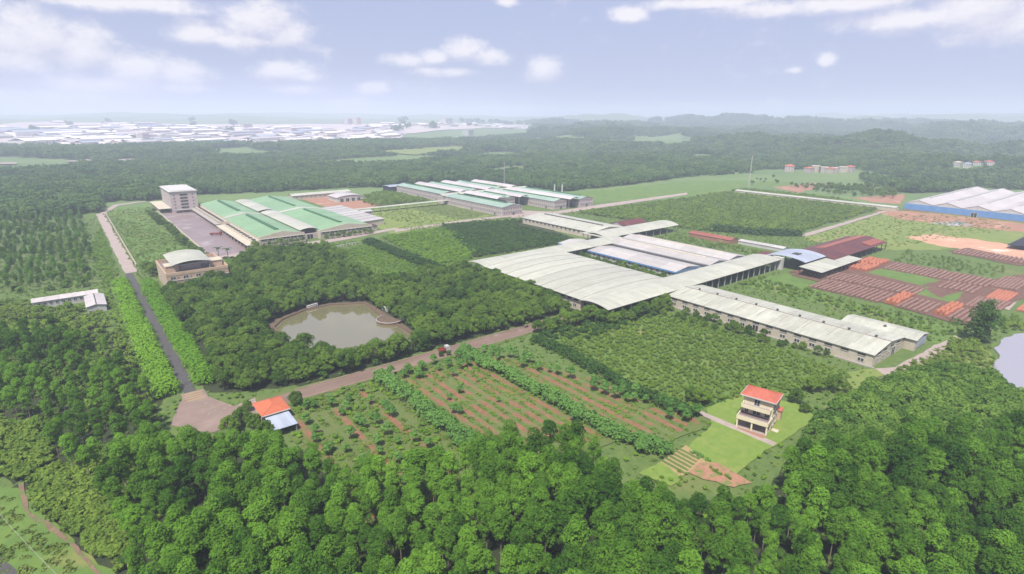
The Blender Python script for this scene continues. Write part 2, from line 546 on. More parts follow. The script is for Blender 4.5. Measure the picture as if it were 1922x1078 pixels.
M['yard'] = mat('brick_yard_earth', lin(138, 104, 88), lin(116, 86, 74), 0.3, 0.95, 0.4, 2)
M['net'] = mat('shade_net', (0.02, 0.022, 0.035), (0.015, 0.016, 0.025), 0.5, 0.8)
M['stream_mud'] = mat('stream_mud', (0.22, 0.14, 0.09), (0.13, 0.09, 0.06), 0.5, 0.8, 0.5, 2.0, c2=(0.1, 0.15, 0.04), c2scale=0.3, c2amt=0.5)
M['veg_plot'] = mat('veg_plot_soil', (0.34, 0.25, 0.12), (0.26, 0.2, 0.09), 0.8, 0.95, 0.5, 3.0, c2=(0.16, 0.2, 0.05), c2scale=0.5, c2amt=0.35)
M['veg_soil'] = mat('veg_red_soil', (0.36, 0.19, 0.12), (0.28, 0.14, 0.085), 0.8, 0.95, 0.6, 3.0, c2=(0.13, 0.18, 0.045), c2scale=0.35, c2amt=0.6)
M['town'] = mat('town_ground', (0.52, 0.44, 0.42), (0.38, 0.32, 0.3), 0.02, 0.9, c2=(0.16, 0.18, 0.1), c2scale=0.008, c2amt=0.3)
M['town_white'] = mat('town_white', (0.82, 0.77, 0.75), (0.72, 0.67, 0.65), 0.05, 0.8)
M['bark'] = mat('pale_bark', (0.24, 0.2, 0.15), (0.15, 0.12, 0.09), 2.0, 0.9, coord='obj')
M['bark_dark'] = mat('brown_bark', (0.1, 0.075, 0.05), (0.06, 0.045, 0.03), 2.0, 0.9, coord='obj')
M['paint_red'] = mat('red_paint', (0.26, 0.06, 0.045), (0.18, 0.045, 0.035), 1, 0.45)
M['paint_white'] = mat('white_paint', (0.45, 0.44, 0.42), (0.38, 0.37, 0.36), 1, 0.4)
M['rubber'] = mat('rubber', (0.02, 0.02, 0.02), (0.015, 0.015, 0.015), 1, 0.9)
M['leaf_euc'] = leaf_mat('eucalyptus_leaf', (0.02, 0.066, 0.01), (0.155, 0.315, 0.032))
M['leaf_broad'] = leaf_mat('broad_leaf', (0.03, 0.076, 0.014), (0.15, 0.245, 0.035))
M['leaf_shrub'] = leaf_mat('shrub_leaf', (0.085, 0.15, 0.025), (0.19, 0.28, 0.045))
M['leaf_bright'] = leaf_mat('bright_leaf', (0.085, 0.18, 0.02), (0.19, 0.32, 0.035))
M['leaf_hedge'] = leaf_mat('hedge_leaf', (0.1, 0.235, 0.018), (0.2, 0.375, 0.032))
M['leaf_dark'] = leaf_mat('dark_leaf', (0.028, 0.072, 0.018), (0.075, 0.145, 0.03))
M['leaf_bamboo'] = leaf_mat('bamboo_leaf', (0.065, 0.16, 0.032), (0.16, 0.3, 0.065))
M['leaf_far'] = leaf_mat('far_leaf', (0.032, 0.088, 0.026), (0.14, 0.235, 0.06), patch=0.005)
M['leaf_dust'] = leaf_mat('pale_broad_leaf', (0.048, 0.115, 0.02), (0.19, 0.31, 0.05))
M['blade'] = leaf_mat('grass_blade', (0.11, 0.17, 0.035), (0.2, 0.26, 0.06))

# ------------------------------------------------------------------ land


def smooth(a, b, t):
    t = min(1, max(0, (t - a) / (b - a)))
    return t * t * (3 - 2 * t)


def land_h(x, y):
    """height of the land: level round the factories, rolling hills from 0.9 km, low ranges at the horizon"""
    d = math.hypot(x, y)
    if d < 800:
        return 0.0
    a = math.degrees(math.atan2(x, y)) - 38          # bearing from the view heading
    n = noise.fractal(Vector((x * 0.0016, y * 0.0016, 3.1)), 0.9, 2.1, 4)
    n2 = noise.fractal(Vector((x * 0.0045, y * 0.0045, 9.4)), 0.9, 2.1, 3)
    k = smooth(850, 1700, d)
    right = smooth(-6, 14, a)
    h = k * (8 + (10 + 10 * right) * n2 + (12 + 34 * right) * max(-0.3, n))
    left = 1 - smooth(-8, 6, a)
    h *= 1 - 0.75 * left * (1 - smooth(3600, 4600, d))
    h += 34 * left * smooth(2150, 3500, d) * (1 - 0.5 * smooth(3600, 5200, d))
    far = smooth(3000, 6800, d)
    h += far * (62 + 72 * noise.fractal(Vector((x * 0.00033, y * 0.00033, 1.7)), 0.9, 2.0, 4) + 26 * math.exp(-((a + 28) / 9) ** 2) + 12 * right)
    return h


def make_land():
    radii = [0] + [40 + i * 30 for i in range(26)] + [820 * 1.052 ** i for i in range(1, 63)]
    na = 288
    vs, fs = [(0, 0, 0)], []
    for r in radii[1:]:
        for k in range(na):
            t = 2 * math.pi * k / na
            x, y = r * math.sin(t), r * math.cos(t)
            vs.append((x, y, land_h(x, y)))
    for k in range(na):
        fs.append((0, 1 + (k + 1) % na, 1 + k))
    for i in range(len(radii) - 2):
        a, b = 1 + i * na, 1 + (i + 1) * na
        for k in range(na):
            k2 = (k + 1) % na
            fs.append((a + k, a + k2, b + k2, b + k))
    m = MB()
    m.v, m.f = vs, fs
    me = m.mesh('ground', M['ground'], M['terrain'])
    mi = [0] * na + [(0 if radii[i + 1] < 700 else 1) for i in range(len(radii) - 2) for k in range(na)]
    me.polygons.foreach_set('material_index', mi)
    me.polygons.foreach_set('use_smooth', [True] * len(fs))
    tag(link('ground', me), kind='structure')


make_land()
HAZE = 0.00028
_layer = [0.02]


def rag(poly, step=4.0, amp=0.8, seed=0):
    """a polygon with an uneven, natural edge"""
    out = []
    n = len(poly)
    for i in range(n):
        p, q = Vector(poly[i][:2]), Vector(poly[(i + 1) % n][:2])
        k = max(1, int((q - p).length / step))
        for j in range(k):
            c = p.lerp(q, j / k)
            f = noise.noise_vector(Vector((c.x * 0.19, c.y * 0.19, seed * 3.3 + 0.5)))
            out.append((c.x + amp * 1.6 * f.x, c.y + amp * 1.6 * f.y))
    return out


def patch(name, poly, m, amp=0.8, step=4.0, z=None, drape=False, kind='structure'):
    if z is None:
        _layer[0] += 0.006
        z = _layer[0]
    p = rag(poly, step, amp, len(poly) + z) if amp else [q[:2] for q in poly]
    me = bpy.data.meshes.new(name)
    bm = bmesh.new()
    f = bm.faces.new([bm.verts.new((x, y, z + (land_h(x, y) if drape else 0))) for x, y in p])
    f.normal_update()
    if f.normal.z < 0:
        f.normal_flip()
    bmesh.ops.triangulate(bm, faces=[f])
    bm.to_mesh(me)
    bm.free()
    me.materials.append(m)
    o = link(name, me)
    o['kind'] = kind
    return o


def rect(x0, x1, y0, y1):
    return [(x0, y0), (x1, y0), (x1, y1), (x0, y1)]


# forest floors
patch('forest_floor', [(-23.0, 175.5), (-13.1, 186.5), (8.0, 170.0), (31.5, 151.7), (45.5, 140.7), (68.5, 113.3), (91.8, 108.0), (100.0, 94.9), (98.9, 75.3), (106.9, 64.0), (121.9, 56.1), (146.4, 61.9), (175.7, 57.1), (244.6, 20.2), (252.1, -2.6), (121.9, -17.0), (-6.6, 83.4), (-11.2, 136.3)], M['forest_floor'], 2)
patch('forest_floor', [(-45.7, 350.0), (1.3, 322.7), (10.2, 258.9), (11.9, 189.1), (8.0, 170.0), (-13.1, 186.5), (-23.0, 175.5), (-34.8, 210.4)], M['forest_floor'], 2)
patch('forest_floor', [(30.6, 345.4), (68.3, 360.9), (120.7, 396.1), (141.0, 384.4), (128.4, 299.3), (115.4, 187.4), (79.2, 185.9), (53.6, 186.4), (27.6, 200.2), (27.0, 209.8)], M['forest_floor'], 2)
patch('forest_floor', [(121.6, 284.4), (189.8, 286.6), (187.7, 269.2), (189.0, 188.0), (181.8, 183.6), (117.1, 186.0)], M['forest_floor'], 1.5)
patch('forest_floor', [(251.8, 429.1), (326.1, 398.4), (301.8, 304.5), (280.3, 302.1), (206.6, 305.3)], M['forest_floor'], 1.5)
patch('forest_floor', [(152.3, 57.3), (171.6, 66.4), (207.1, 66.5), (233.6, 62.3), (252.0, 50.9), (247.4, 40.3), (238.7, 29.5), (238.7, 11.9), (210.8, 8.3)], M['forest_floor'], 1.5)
# grass and fields
patch('grass_field', [(32.5, 707.0), (72.4, 708.1), (67.8, 463.5), (67.0, 422.0), (56.5, 426.3), (28.7, 415.8)], M['grass'], 1.5)
patch('grass_field', [(237.4, 533.9), (325.2, 535.4), (313.1, 434.3), (248.9, 415.4), (200.8, 409.3), (202.2, 451.8)], M['grass_dry'], 2)
patch('bare_field', [(275.9, 516.9), (319.0, 525.2), (316.5, 443.4), (282.8, 425.2), (277.4, 462.3)], M['soil_weedy'], 2)
patch('grass_field', [(494.6, 506.4), (721.4, 497.2), (920.5, 439.9), (778.7, 384.7), (707.7, 409.4), (546.8, 388.6), (455.9, 433.2)], M['grass'], 3)
patch('grass_field', [(434.6, 200.7), (626.3, 209.3), (693.6, 156.7), (699.3, 106.8), (581.8, 85.8), (475.3, 123.3), (445.8, 146.3)], M['grass_dry'], 3)
patch('grass_field', [(287.8, 167.9), (330.6, 156.0), (302.2, 119.0), (300.4, 58.2), (269.9, 66.7), (288.3, 93.7)], M['grass'], 2)
patch('grass_field', [(222.4, 65.3), (282.1, 60.8), (285.5, 50.9), (269.0, 43.7), (250.6, 43.3), (243.3, 51.8)], M['grass_dry'], 1.5)
patch('grass_field', [(148.2, 171.6), (210.7, 159.1), (218.3, 143.8), (214.0, 71.9), (200.6, 69.0), (183.6, 77.3), (151.4, 90.8), (139.7, 98.6), (140.4, 135.1)], M['grass'], 1.5)
patch('grass_field', [(-32.2, 177.8), (-22.5, 174.2), (-8.7, 130.5), (-4.6, 113.6), (-26.9, 109.7)], M['grass'], 1.5)
patch('bare_field', [(509.9, 154.6), (536.9, 146.8), (541.7, 112.1), (534.2, 77.2), (484.3, 68.3), (491.5, 94.3), (491.4, 128.0)], M['bare'], 2)
patch('bare_field', [(630.3, 222.7), (655.4, 203.1), (657.2, 139.7), (654.2, 98.7), (608.8, 90.6), (596.8, 143.6), (596.0, 187.5)], M['bare_dark'], 2.5)
patch('bare_field', [(738.2, 385.5), (879.9, 373.3), (821.7, 351.2), (711.4, 337.0)], M['bare_dark'], 2)
patch('bare_field', [(712.2, 275.9), (797.7, 250.6), (699.6, 222.9), (694.5, 246.9)], M['bare_dark'], 2)
patch('puddle', [(597.9, 165.3), (624.8, 151.1), (610.6, 135.9), (592.6, 150.0)], M['lake'], 1)
patch('bare_field', [(209.8, 657.4), (267.4, 683.9), (265.4, 562.1), (248.5, 551.8), (210.4, 542.4)], M['bare_dark'], 1)
patch('bare_strip', [(16.9, 310.5), (19.1, 310.7), (17.1, 267.8), (12.5, 238.0), (12.3, 257.4)], M['bare_dark'], 1.2)
# roads and courts
patch('road', rect(19.6, 23.4, 200, 400), M['asphalt'], 0.4, 2)
patch('road', [(19.5, 400), (26, 400), (26, 672), (19.8, 676)], M['road_pale'], 0.6, 3)
patch('road', [(22, 672), (26, 670), (42, 726), (70, 744), (68, 750), (38, 735)], M['road_pale'], 0.5)
patch('verge', [(34, 175.6), (187, 175.6), (187, 186.4), (34, 186.4)], M['soil_weedy'], 0.9, 2)
patch('road', [(34, 177.5), (187, 177.5), (187, 184.5), (34, 184.5)], M['road'], 0.4, 2)
patch('plaza', [(12.7, 184.5), (15.3, 192.7), (19.5, 204.5), (23.8, 204.1), (27.1, 193.8), (31.0, 185.7), (37.7, 187.4), (36.0, 176.6), (28.0, 172.6), (21.3, 172.1)], M['plaza'], 0.3)
patch('forecourt', [(69, 412), (96, 408), (104, 420), (104, 634), (70, 655)], M['court'], 0.3)
patch('road', [(69, 404), (160, 412), (215, 427), (213, 433), (158, 423), (100, 419), (69, 412)], M['road_pale'], 0.4)
patch('road', [(208.9, 425.5), (285.9, 429.8), (354.9, 421.4), (348.8, 414.2), (279.7, 420.7), (205.5, 416.7)], M['road_pale'], 0.4)
patch('road', [(350.7, 445.4), (374.7, 414.1), (449.0, 418.7), (603.0, 421.7), (586.2, 409.7), (432.7, 403.3), (362.8, 399.4), (320.0, 410.3)], M['road_pale'], 0.8)
patch('track', [(225.3, 70.0), (233.1, 65.6), (289.4, 62.8), (286.0, 59.3), (232.6, 61.9), (222.4, 65.3)], M['road_pale'], 0.7)
patch('track', [(214.1, 74.6), (225.3, 70.0), (222.4, 65.3), (184.4, 67.2), (178.8, 67.2)], M['grass_dry'], 0.8)
patch('track', [(330.6, 156.0), (314.7, 57.9), (320.7, 58.3), (341.7, 155.0)], M['yard'], 0.5)
patch('track', [(349, 57), (352, 61), (440, 67), (440, 62)], M['road_pale'], 0.5)
patch('path', [(450.7, 208.7), (638.7, 216.2), (633.0, 212.2), (445.8, 202.1)], M['road_pale'], 0.6)
patch('road', [(-28.5, 151.8), (-24.7, 145.9), (-20.5, 135.2), (-26.4, 121.9)], M['asphalt'], 0.3)
patch('stream', [(-22.8, 176.4), (-21.6, 176.3), (-21.1, 169.1), (-19.8, 160.0), (-16.0, 151.7), (-12.4, 141.5), (-8.9, 130.7), (-4.9, 115.5), (-5.7, 115.3), (-10.0, 131.9), (-14.3, 144.5), (-19.1, 155.3), (-21.7, 165.7)], M['stream_mud'], 0.5, 2)
# yellow speed-hump stripes at the plaza mouth
for i in range(4):
    y = 197.5 + i * 1.9
    q = rect(19.2 + i * 0.1, 24.6 + i * 0.05, y, y + 0.55)
    patch('road_marking', q, M['yellow'], 0, z=0.5)
    # the ramp the stripes are painted on
_m = MB()
_m.add([(18.6, 196, 0.2), (25.6, 196, 0.2), (25.6, 197, 0.49), (18.6, 197, 0.49), (18.6, 204.2, 0.49), (25.6, 204.2, 0.49), (25.6, 205.4, 0.2), (18.6, 205.4, 0.2)],
       [(0, 1, 2, 3), (3, 2, 5, 4), (4, 5, 6, 7)])
tag(_m.obj('speed_table', M['plaza']), kind='structure')
# kerbs of the main road
for ya, yb in ((176.9, 177.4), (184.6, 185.1)):
    tag(MB().box(50, 186, ya, yb, 0, 0.32).obj('kerb', M['kerb']), kind='structure')
# garden of the villa
patch('lawn', [(150.4, 91.1), (169.4, 89.3), (176.2, 73.6), (172.0, 65.7), (150.5, 65.6), (144.3, 66.2), (123.5, 65.5), (124.6, 80.6), (141.9, 83.5)], M['lawn'], 0.5, 2)
patch('garden_path', [(144.6, 91.5), (147.0, 92.0), (148.3, 66.5), (145.9, 66.2)], M['road_pale'], 0.2, 2)
patch('garden_path', [(147.2, 69.8), (150.5, 70.5), (148.8, 78.2), (146.6, 77.8)], M['bare_dark'], 0.1, 2)
patch('vegetable_plot', [(112.8, 81.1), (126.6, 81.5), (123.9, 73.7), (112.2, 73.2)], M['veg_plot'], 0.3, 2)
patch('bare_strip', [(116.1, 73.6), (123.4, 74.1), (126.5, 71.6), (125.4, 60.6), (120.0, 62.1), (117.2, 67.9)], M['veg_soil'], 0.7, 1.5)
patch('grass_field', [(105.8, 81.1), (114.5, 81.0), (113.3, 72.9), (107.8, 72.4)], M['lawn'], 0.5, 2)
# ploughed fields below the main road
patch('field', rect(40, 76, 100, 173), M['soil_weedy'], 1)
patch('field', rect(78, 112, 96, 175), M['soil_weedy'], 1)
patch('field', [(115, 86), (142, 84), (146, 92), (132, 150), (118, 172), (114, 172)], M['soil_weedy'], 1)
# brick yard
patch('brick_yard', [(334.9, 158.8), (370.4, 153.9), (413.3, 145.7), (413.9, 132.2), (413.1, 76.9), (461.8, 64.3), (407.6, 54.6), (350.1, 60.1), (314.1, 60.0), (306.9, 65.7), (321.5, 136.1), (339.2, 138.9)], M['yard'], 1)
patch('brick_yard', [(462, 76), (478, 118), (500, 112), (484, 70)], M['yard'], 1)
patch('grass_field', [(370.8, 129.2), (393.4, 125.8), (385.5, 95.6), (366.0, 98.7), (345.6, 85.2), (370.0, 80.3), (341.6, 77.2), (344.3, 95.5), (363.5, 94.1)], M['grass'], 0.8)


# lake and pond
patch('lake', [(420, 8), (404, 30), (372, 44), (345, 48), (317.2, 45.1), (310.7, 47.7), (297.9, 48.5), (284.7, 47.9), (277.7, 44.7), (269.4, 43.4), (253.0, 43.1), (246.7, 37.1), (244.6, 30.6), (262, 14), (290, -8), (335, -24), (385, -18)], M['lake'], 1.2)
POND = [(62.4, 250.7), (68.2, 258.4), (81.7, 265.8), (93.5, 265.7), (107.6, 257.8), (106.7, 245.3), (105.9, 234.4), (106.4, 222.3), (106.4, 198.1), (90.3, 199.8), (75.7, 202.5), (68.2, 211.0), (61.9, 227.0)]


def grow(poly, d):
    cx = sum(p[0] for p in poly) / len(poly)
    cy = sum(p[1] for p in poly) / len(poly)
    out = []
    for x, y in poly:
        r = math.hypot(x - cx, y - cy)
        out.append((cx + (x - cx) * (r + d) / r, cy + (y - cy) * (r + d) / r))
    return out


patch('pond_bank', grow(POND, 4.0), M['bank'], 0.6)
patch('pond', POND, M['pond'], 0.0)


def pond_wall():
    inner, outer = rag(POND, 4, 0), rag(grow(POND, 1.1), 4, 0)
    n = len(POND)
    m = MB()
    for i in range(n):
        j = (i + 1) % n
        a, b, c, d = POND[i], POND[j], grow(POND, 1.1)[j], grow(POND, 1.1)[i]
        m.add([(*a, 0.1), (*b, 0.1), (*c, 0.1), (*d, 0.1), (*a, 1.0), (*b, 1.0), (*c, 1.0), (*d, 1.0)],
              [(4, 5, 6, 7), (0, 1, 5, 4), (2, 3, 7, 6)])
    tag(m.obj('pond_wall', M['bank']), 'low brown stone wall round the green pond', 'wall')


pond_wall()
# half-round platform on the pond's bank
_m = MB()
cx, cy = (106.9, 227.2)
pts = [(cx + 6.2 * math.cos(t), cy + 6.2 * math.sin(t)) for t in [R(100 + 14 * i) for i in range(16)]]
_t = thing('pond_platform', 'half round brown platform jutting into the pond', 'platform', (cx, cy, 0))
n = len(pts)
_m.add([(x - cx, y - cy, z) for z in (0.1, 1.15) for x, y in pts], [tuple(range(n, 2 * n))] + [(i, (i + 1) % n, n + (i + 1) % n, n + i) for i in range(n)])
_m.obj('deck', M['bank'], _t)
_m = MB()
for i in range(n - 1):
    (ax, ay), (bx, by) = pts[i], pts[i + 1]
    _m.tube((ax - cx, ay - cy, 1.5), (bx - cx, by - cy, 1.5), 0.22)
_m.obj('coping', M['concrete'], _t)
for k, (a, b, lab) in enumerate((((82.6, 267.0), (88.2, 268.8), 'white balustrade on the far bank of the pond, longer one'), ((111.6, 247.4), (111.8, 240.3), 'white balustrade by the trees at the pond corner, shorter one'))):
    t = thing('balustrade', lab, 'balustrade', (*a, 0), 0)
    m = MB()
    dx, dy = b[0] - a[0], b[1] - a[1]
    m.tube((0, 0, 1.9), (dx, dy, 1.9), 0.28)
    m.tube((0, 0, 1.1), (dx, dy, 1.1), 0.28)
    m.obj('rail', M['trim_white'], t)
    for i in range(7):
        MB().box(-0.22, 0.22, -0.22, 0.22, 0, 2.1).obj('post', M['trim_white'], t, (dx * i / 6, dy * i / 6, 0))
# beds of the ploughed fields


def bed_mesh(length, width, seed, h=0.42):
    r = random.Random(seed)
    n = int(length / 1.6)
    vs, fs = [], []
    for i in range(n + 1):
        y = length * i / n
        w = width * (0.5 + r.uniform(-0.08, 0.06))
        hh = h * r.uniform(0.7, 1.15)
        vs += [(-w, y, 0), (-w * 0.7, y, hh), (r.uniform(-.2, .2), y, hh * r.uniform(0.8, 1.1)), (w * 0.7, y, hh), (w, y, 0)]
    for i in range(n):
        for k in range(4):
            a = i * 5 + k
            fs.append((a, a + 1, a + 6, a + 5))
    return MB().add(vs, fs)


fields = [o for o in COL.objects if o.name.split('.')[0] == 'field']
for fo, xs, y0, y1 in ((fields[0], [44 + i * 3.9 for i in range(8)], 104, 170), (fields[1], [84.5 + i * 3.7 for i in range(8)], 100, 171)):
    for i, x in enumerate(xs):
        bed_mesh(y1 - y0 - random.uniform(0, 8), 2.4, i + int(x)).obj('soil_bed', M['soil_weedy'] if fo is fields[0] and i % 3 else M['soil'], fo, (x, y0, 0.04))
for i in range(6):
    x = 120 + i * 4.0
    ln = 78 - i * 9
    bed_mesh(ln, 2.6, i + 70).obj('soil_bed', M['soil'], fields[2], (x, 86 + random.uniform(0, 2), 0.04))
vp = [o for o in COL.objects if o.name == 'vegetable_plot'][0]
for i in range(6):
    bed_mesh(7.6, 1.1, i + 90, 0.14).obj('vegetable_bed', M['soil_weedy'], vp, (115.2 + i * 1.7, 73.6 + 0.3 * i, 0.25))

# ------------------------------------------------------------------ building kit
_w = MB()                                             # a window 1 x 1, outside towards -y: frame round a set-back pane
_w.box(-0.5, 0.5, -0.03, 0.0, -0.5, 0.5, 1)
for a in ((-0.5, -0.42, -0.5, 0.5), (0.42, 0.5, -0.5, 0.5), (-0.42, 0.42, -0.5, -0.42), (-0.42, 0.42, 0.42, 0.5), (-0.04, 0.04, -0.42, 0.42)):
    _w.box(a[0], a[1], -0.12, -0.031, a[2], a[3], 0)
WIN = _w.mesh('window', M['trim_white'], M['glass'])
_w = MB()                                             # an open slot: flat panel coloured dark for the shade inside, above a sill
_w.box(-0.5, 0.5, -0.04, 0.0, -0.5, 0.5, 1)
_w.box(-0.52, 0.52, -0.22, -0.041, -0.62, -0.5, 0)
SLOT = _w.mesh('slot', M['trim_white'], M['gap_shade'])
_w = MB()
_w.box(-0.5, 0.5, -0.05, 0.0, 0, 1, 1)
for a in ((-0.5, -0.44, 0, 1), (0.44, 0.5, 0, 1), (-0.44, 0.44, 0.94, 1), (-0.03, 0.03, 0, 0.94)):
    _w.box(a[0], a[1], -0.14, -0.051, a[2], a[3], 0)
DOOR = _w.mesh('door', M['trim_white'], M['gap_shade'])
FACE = {'-y': 0.0, '-x': -math.pi / 2, '+x': math.pi / 2, '+y': math.pi}


def row(parent, me, name, face, a0, a1, n, at, z, w, h, skip=()):
    """n openings evenly along one wall; at = the wall's plane"""
    for i in range(n):
        if i in skip:
            continue
        a = a0 + (a1 - a0) * (i + 0.5) / n
        loc = (a, at, z) if face in ('-y', '+y') else (at, a, z)
        link(name, me, parent, loc, FACE[face], (w, 1, h))


def profile(kind, a0, a1, h, rise, n=12):
    if kind == 'gable':
        return [(a0, h), ((a0 + a1) / 2, h + rise), (a1, h)]
    if kind == 'lean':
        return [(a0, h), (a1, h + rise)]
    return [(a0 + (a1 - a0) * i / n, h + rise * (1 - (2 * i / n - 1) ** 2)) for i in range(n + 1)]


def roof_panels(parent, kind, axis, a0, a1, b0, b1, h, rise, m, n=6, over=0.6, thick=0.14, cap=None, name='roof_panel'):
    """roof laid in n bands along its axis, each band its own sheet, a cap rib over every joint"""
    pr = profile(kind, a0 - over, a1 + over, h, rise)
    lo, hi = b0 - over, b1 + over
    st = (hi - lo) / n
    me = MB().shell(pr, 0, st - 0.05, thick, axis).mesh(name, m)
    for i in range(n):
        link(name, me, parent, (0, lo + i * st, 0.015 * (i % 2)) if axis == 'y' else (lo + i * st, 0, 0.015 * (i % 2)))
    if cap:
        pc = [(a, z + 0.12) for a, z in pr]
        mc = MB().shell(pc, -0.17, 0.17, 0.12, axis).mesh('seam', cap)
        for i in range(1, n):
            link('seam', mc, parent, (0, lo + i * st, 0) if axis == 'y' else (lo + i * st, 0, 0))


def walls(parent, x0, x1, y0, y1, h, rise, kind, axis, m, t=0.3, name='wall'):
    """four walls; the two end walls follow the roof"""
    if axis == 'y':
        ends, sides = (y0, y1), (x0, x1)
        pr = profile(kind, x0, x1, h, rise)
    else:
        ends, sides = (x0, x1), (y0, y1)
        pr = profile(kind, y0, y1, h, rise)
    for k, e in enumerate(ends):
        i0, i1 = (e, e + t) if k == 0 else (e - t, e)
        vs = []
        for c in (i0, i1):
            for a, z in pr:
                vs.append((a, c, z - 0.16) if axis == 'y' else (c, a, z - 0.16))
            for a, z in reversed(pr):
                vs.append((a, c, 0) if axis == 'y' else (c, a, 0))
        n = 2 * len(pr)
        np_ = len(pr)
        fs = []
        for c in (0, n):
            for i in range(np_ - 1):
                q = (c + i, c + i + 1, c + n - 2 - i, c + n - 1 - i)
                fs.append(q if c else tuple(reversed(q)))
        for i in range(n):
            fs.append((i, (i + 1) % n, n + (i + 1) % n, n + i))
        MB().add(vs, fs).obj(name, m, parent)
    for k, s in enumerate(sides):
        i0, i1 = (s + 0.004, s + t) if k == 0 else (s - t, s - 0.004)
        e0, e1 = ends[0] + t + 0.002, ends[1] - t - 0.002
        hh = h + (rise if kind == 'lean' and k == 1 else 0) - 0.17
        b = MB()
        if axis == 'y':
            b.box(i0, i1, e0, e1, 0, hh)
        else:
            b.box(e0, e1, i0, i1, 0, hh)
        b.obj(name, m, parent)


def columns(parent, pts, h, r=0.22, m='steel'):
    me = MB().box(-r, r, -r, r, 0, h).mesh('column', M[m])
    for x, y in pts:
        link('column', me, parent, (x, y, 0))


def monitor(parent, axis, a, w, b0, b1, z, h, m, cap=None, name='ridge_vent'):
    b = MB()
    pr = [(a - w / 2, z), (a - w / 2, z + h), (a, z + h + 0.25 * w), (a + w / 2, z + h), (a + w / 2, z)]
    n = len(pr)
    vs = [((p, c, q) if axis == 'y' else (c, p, q)) for c in (b0, b1) for p, q in pr]
    fs = [(i, i + 1, n + i + 1, n + i) for i in range(n - 1)] + [tuple(range(n)), tuple(range(2 * n - 1, n - 1, -1))]
    b.add(vs, fs)
    o = b.obj(name, M[m], parent)
    if cap:
        for s in (-1, 1):
            q = a + s * (w / 2 + 0.25)
            c = MB()
            if axis == 'y':
                c.box(q - 0.2, q + 0.2, b0, b1, z - 0.1, z + 0.25)
            else:
                c.box(b0, b1, q - 0.2, q + 0.2, z - 0.1, z + 0.25)
            c.obj('gutter', M[cap], o)
    return o


# ------------------------------------------------------------------ white six-storey block
def white_block():
    x, y, w, d, h = 79, 636, 23, 60, 20.5
    t = thing('white_office_block', 'tall white block with five dark balcony slots beside the brown forecourt', 'building', (x, y, 0))
    MB().box(0, w, 0, d, 0, h - 0.6).obj('wall', M['wall_pink'], t)
    r = MB().box(-0.8, w + 0.8, -0.8, d + 0.8, h - 0.58, h)
    r.box(2, w - 2, 2, d - 2, h + 0.002, h + 0.5)
    r.obj('roof', M['wall_white'], t)
    for i in range(5):
        z = 4.6 + i * 3.05
        link('balcony_slot', SLOT, t, (w * 0.5, -0.002, z), 0, (6.6, 1, 1.55))
        for sx in (0.14, 0.84):
            link('window', WIN, t, (w * sx, -0.002, z), 0, (1.6, 1, 1.3))
    for i in range(6):
        row(t, WIN, 'window', '-x', 2, d - 2, 14, -0.002, 2.6 + i * 3.05, 2.2, 1.3)
    MB().box(-0.12, w + 0.12, -0.12, d + 0.12, 3.2, 3.5).obj('string_course', M['trim_white'], t)
    a = MB().box(-11, -0.3, 2, d + 6, 4.2, 4.6)
    a.obj('porch_roof', M['wall_cream'], t)
    for i in range(9):
        MB().box(-10.6, -10.1, 3 + i * 7.5, 3.5 + i * 7.5, 0, 4.19).obj('column', M['concrete'], t)
    MB().box(2, w - 1, -5, -0.3, 2.6, 3.0).obj('canopy', M['concrete'], t)
    for i in range(4):
        MB().box(2.4 + i * 6, 2.9 + i * 6, -4.6, -4.1, 0, 2.59).obj('column', M['concrete'], t)


white_block()


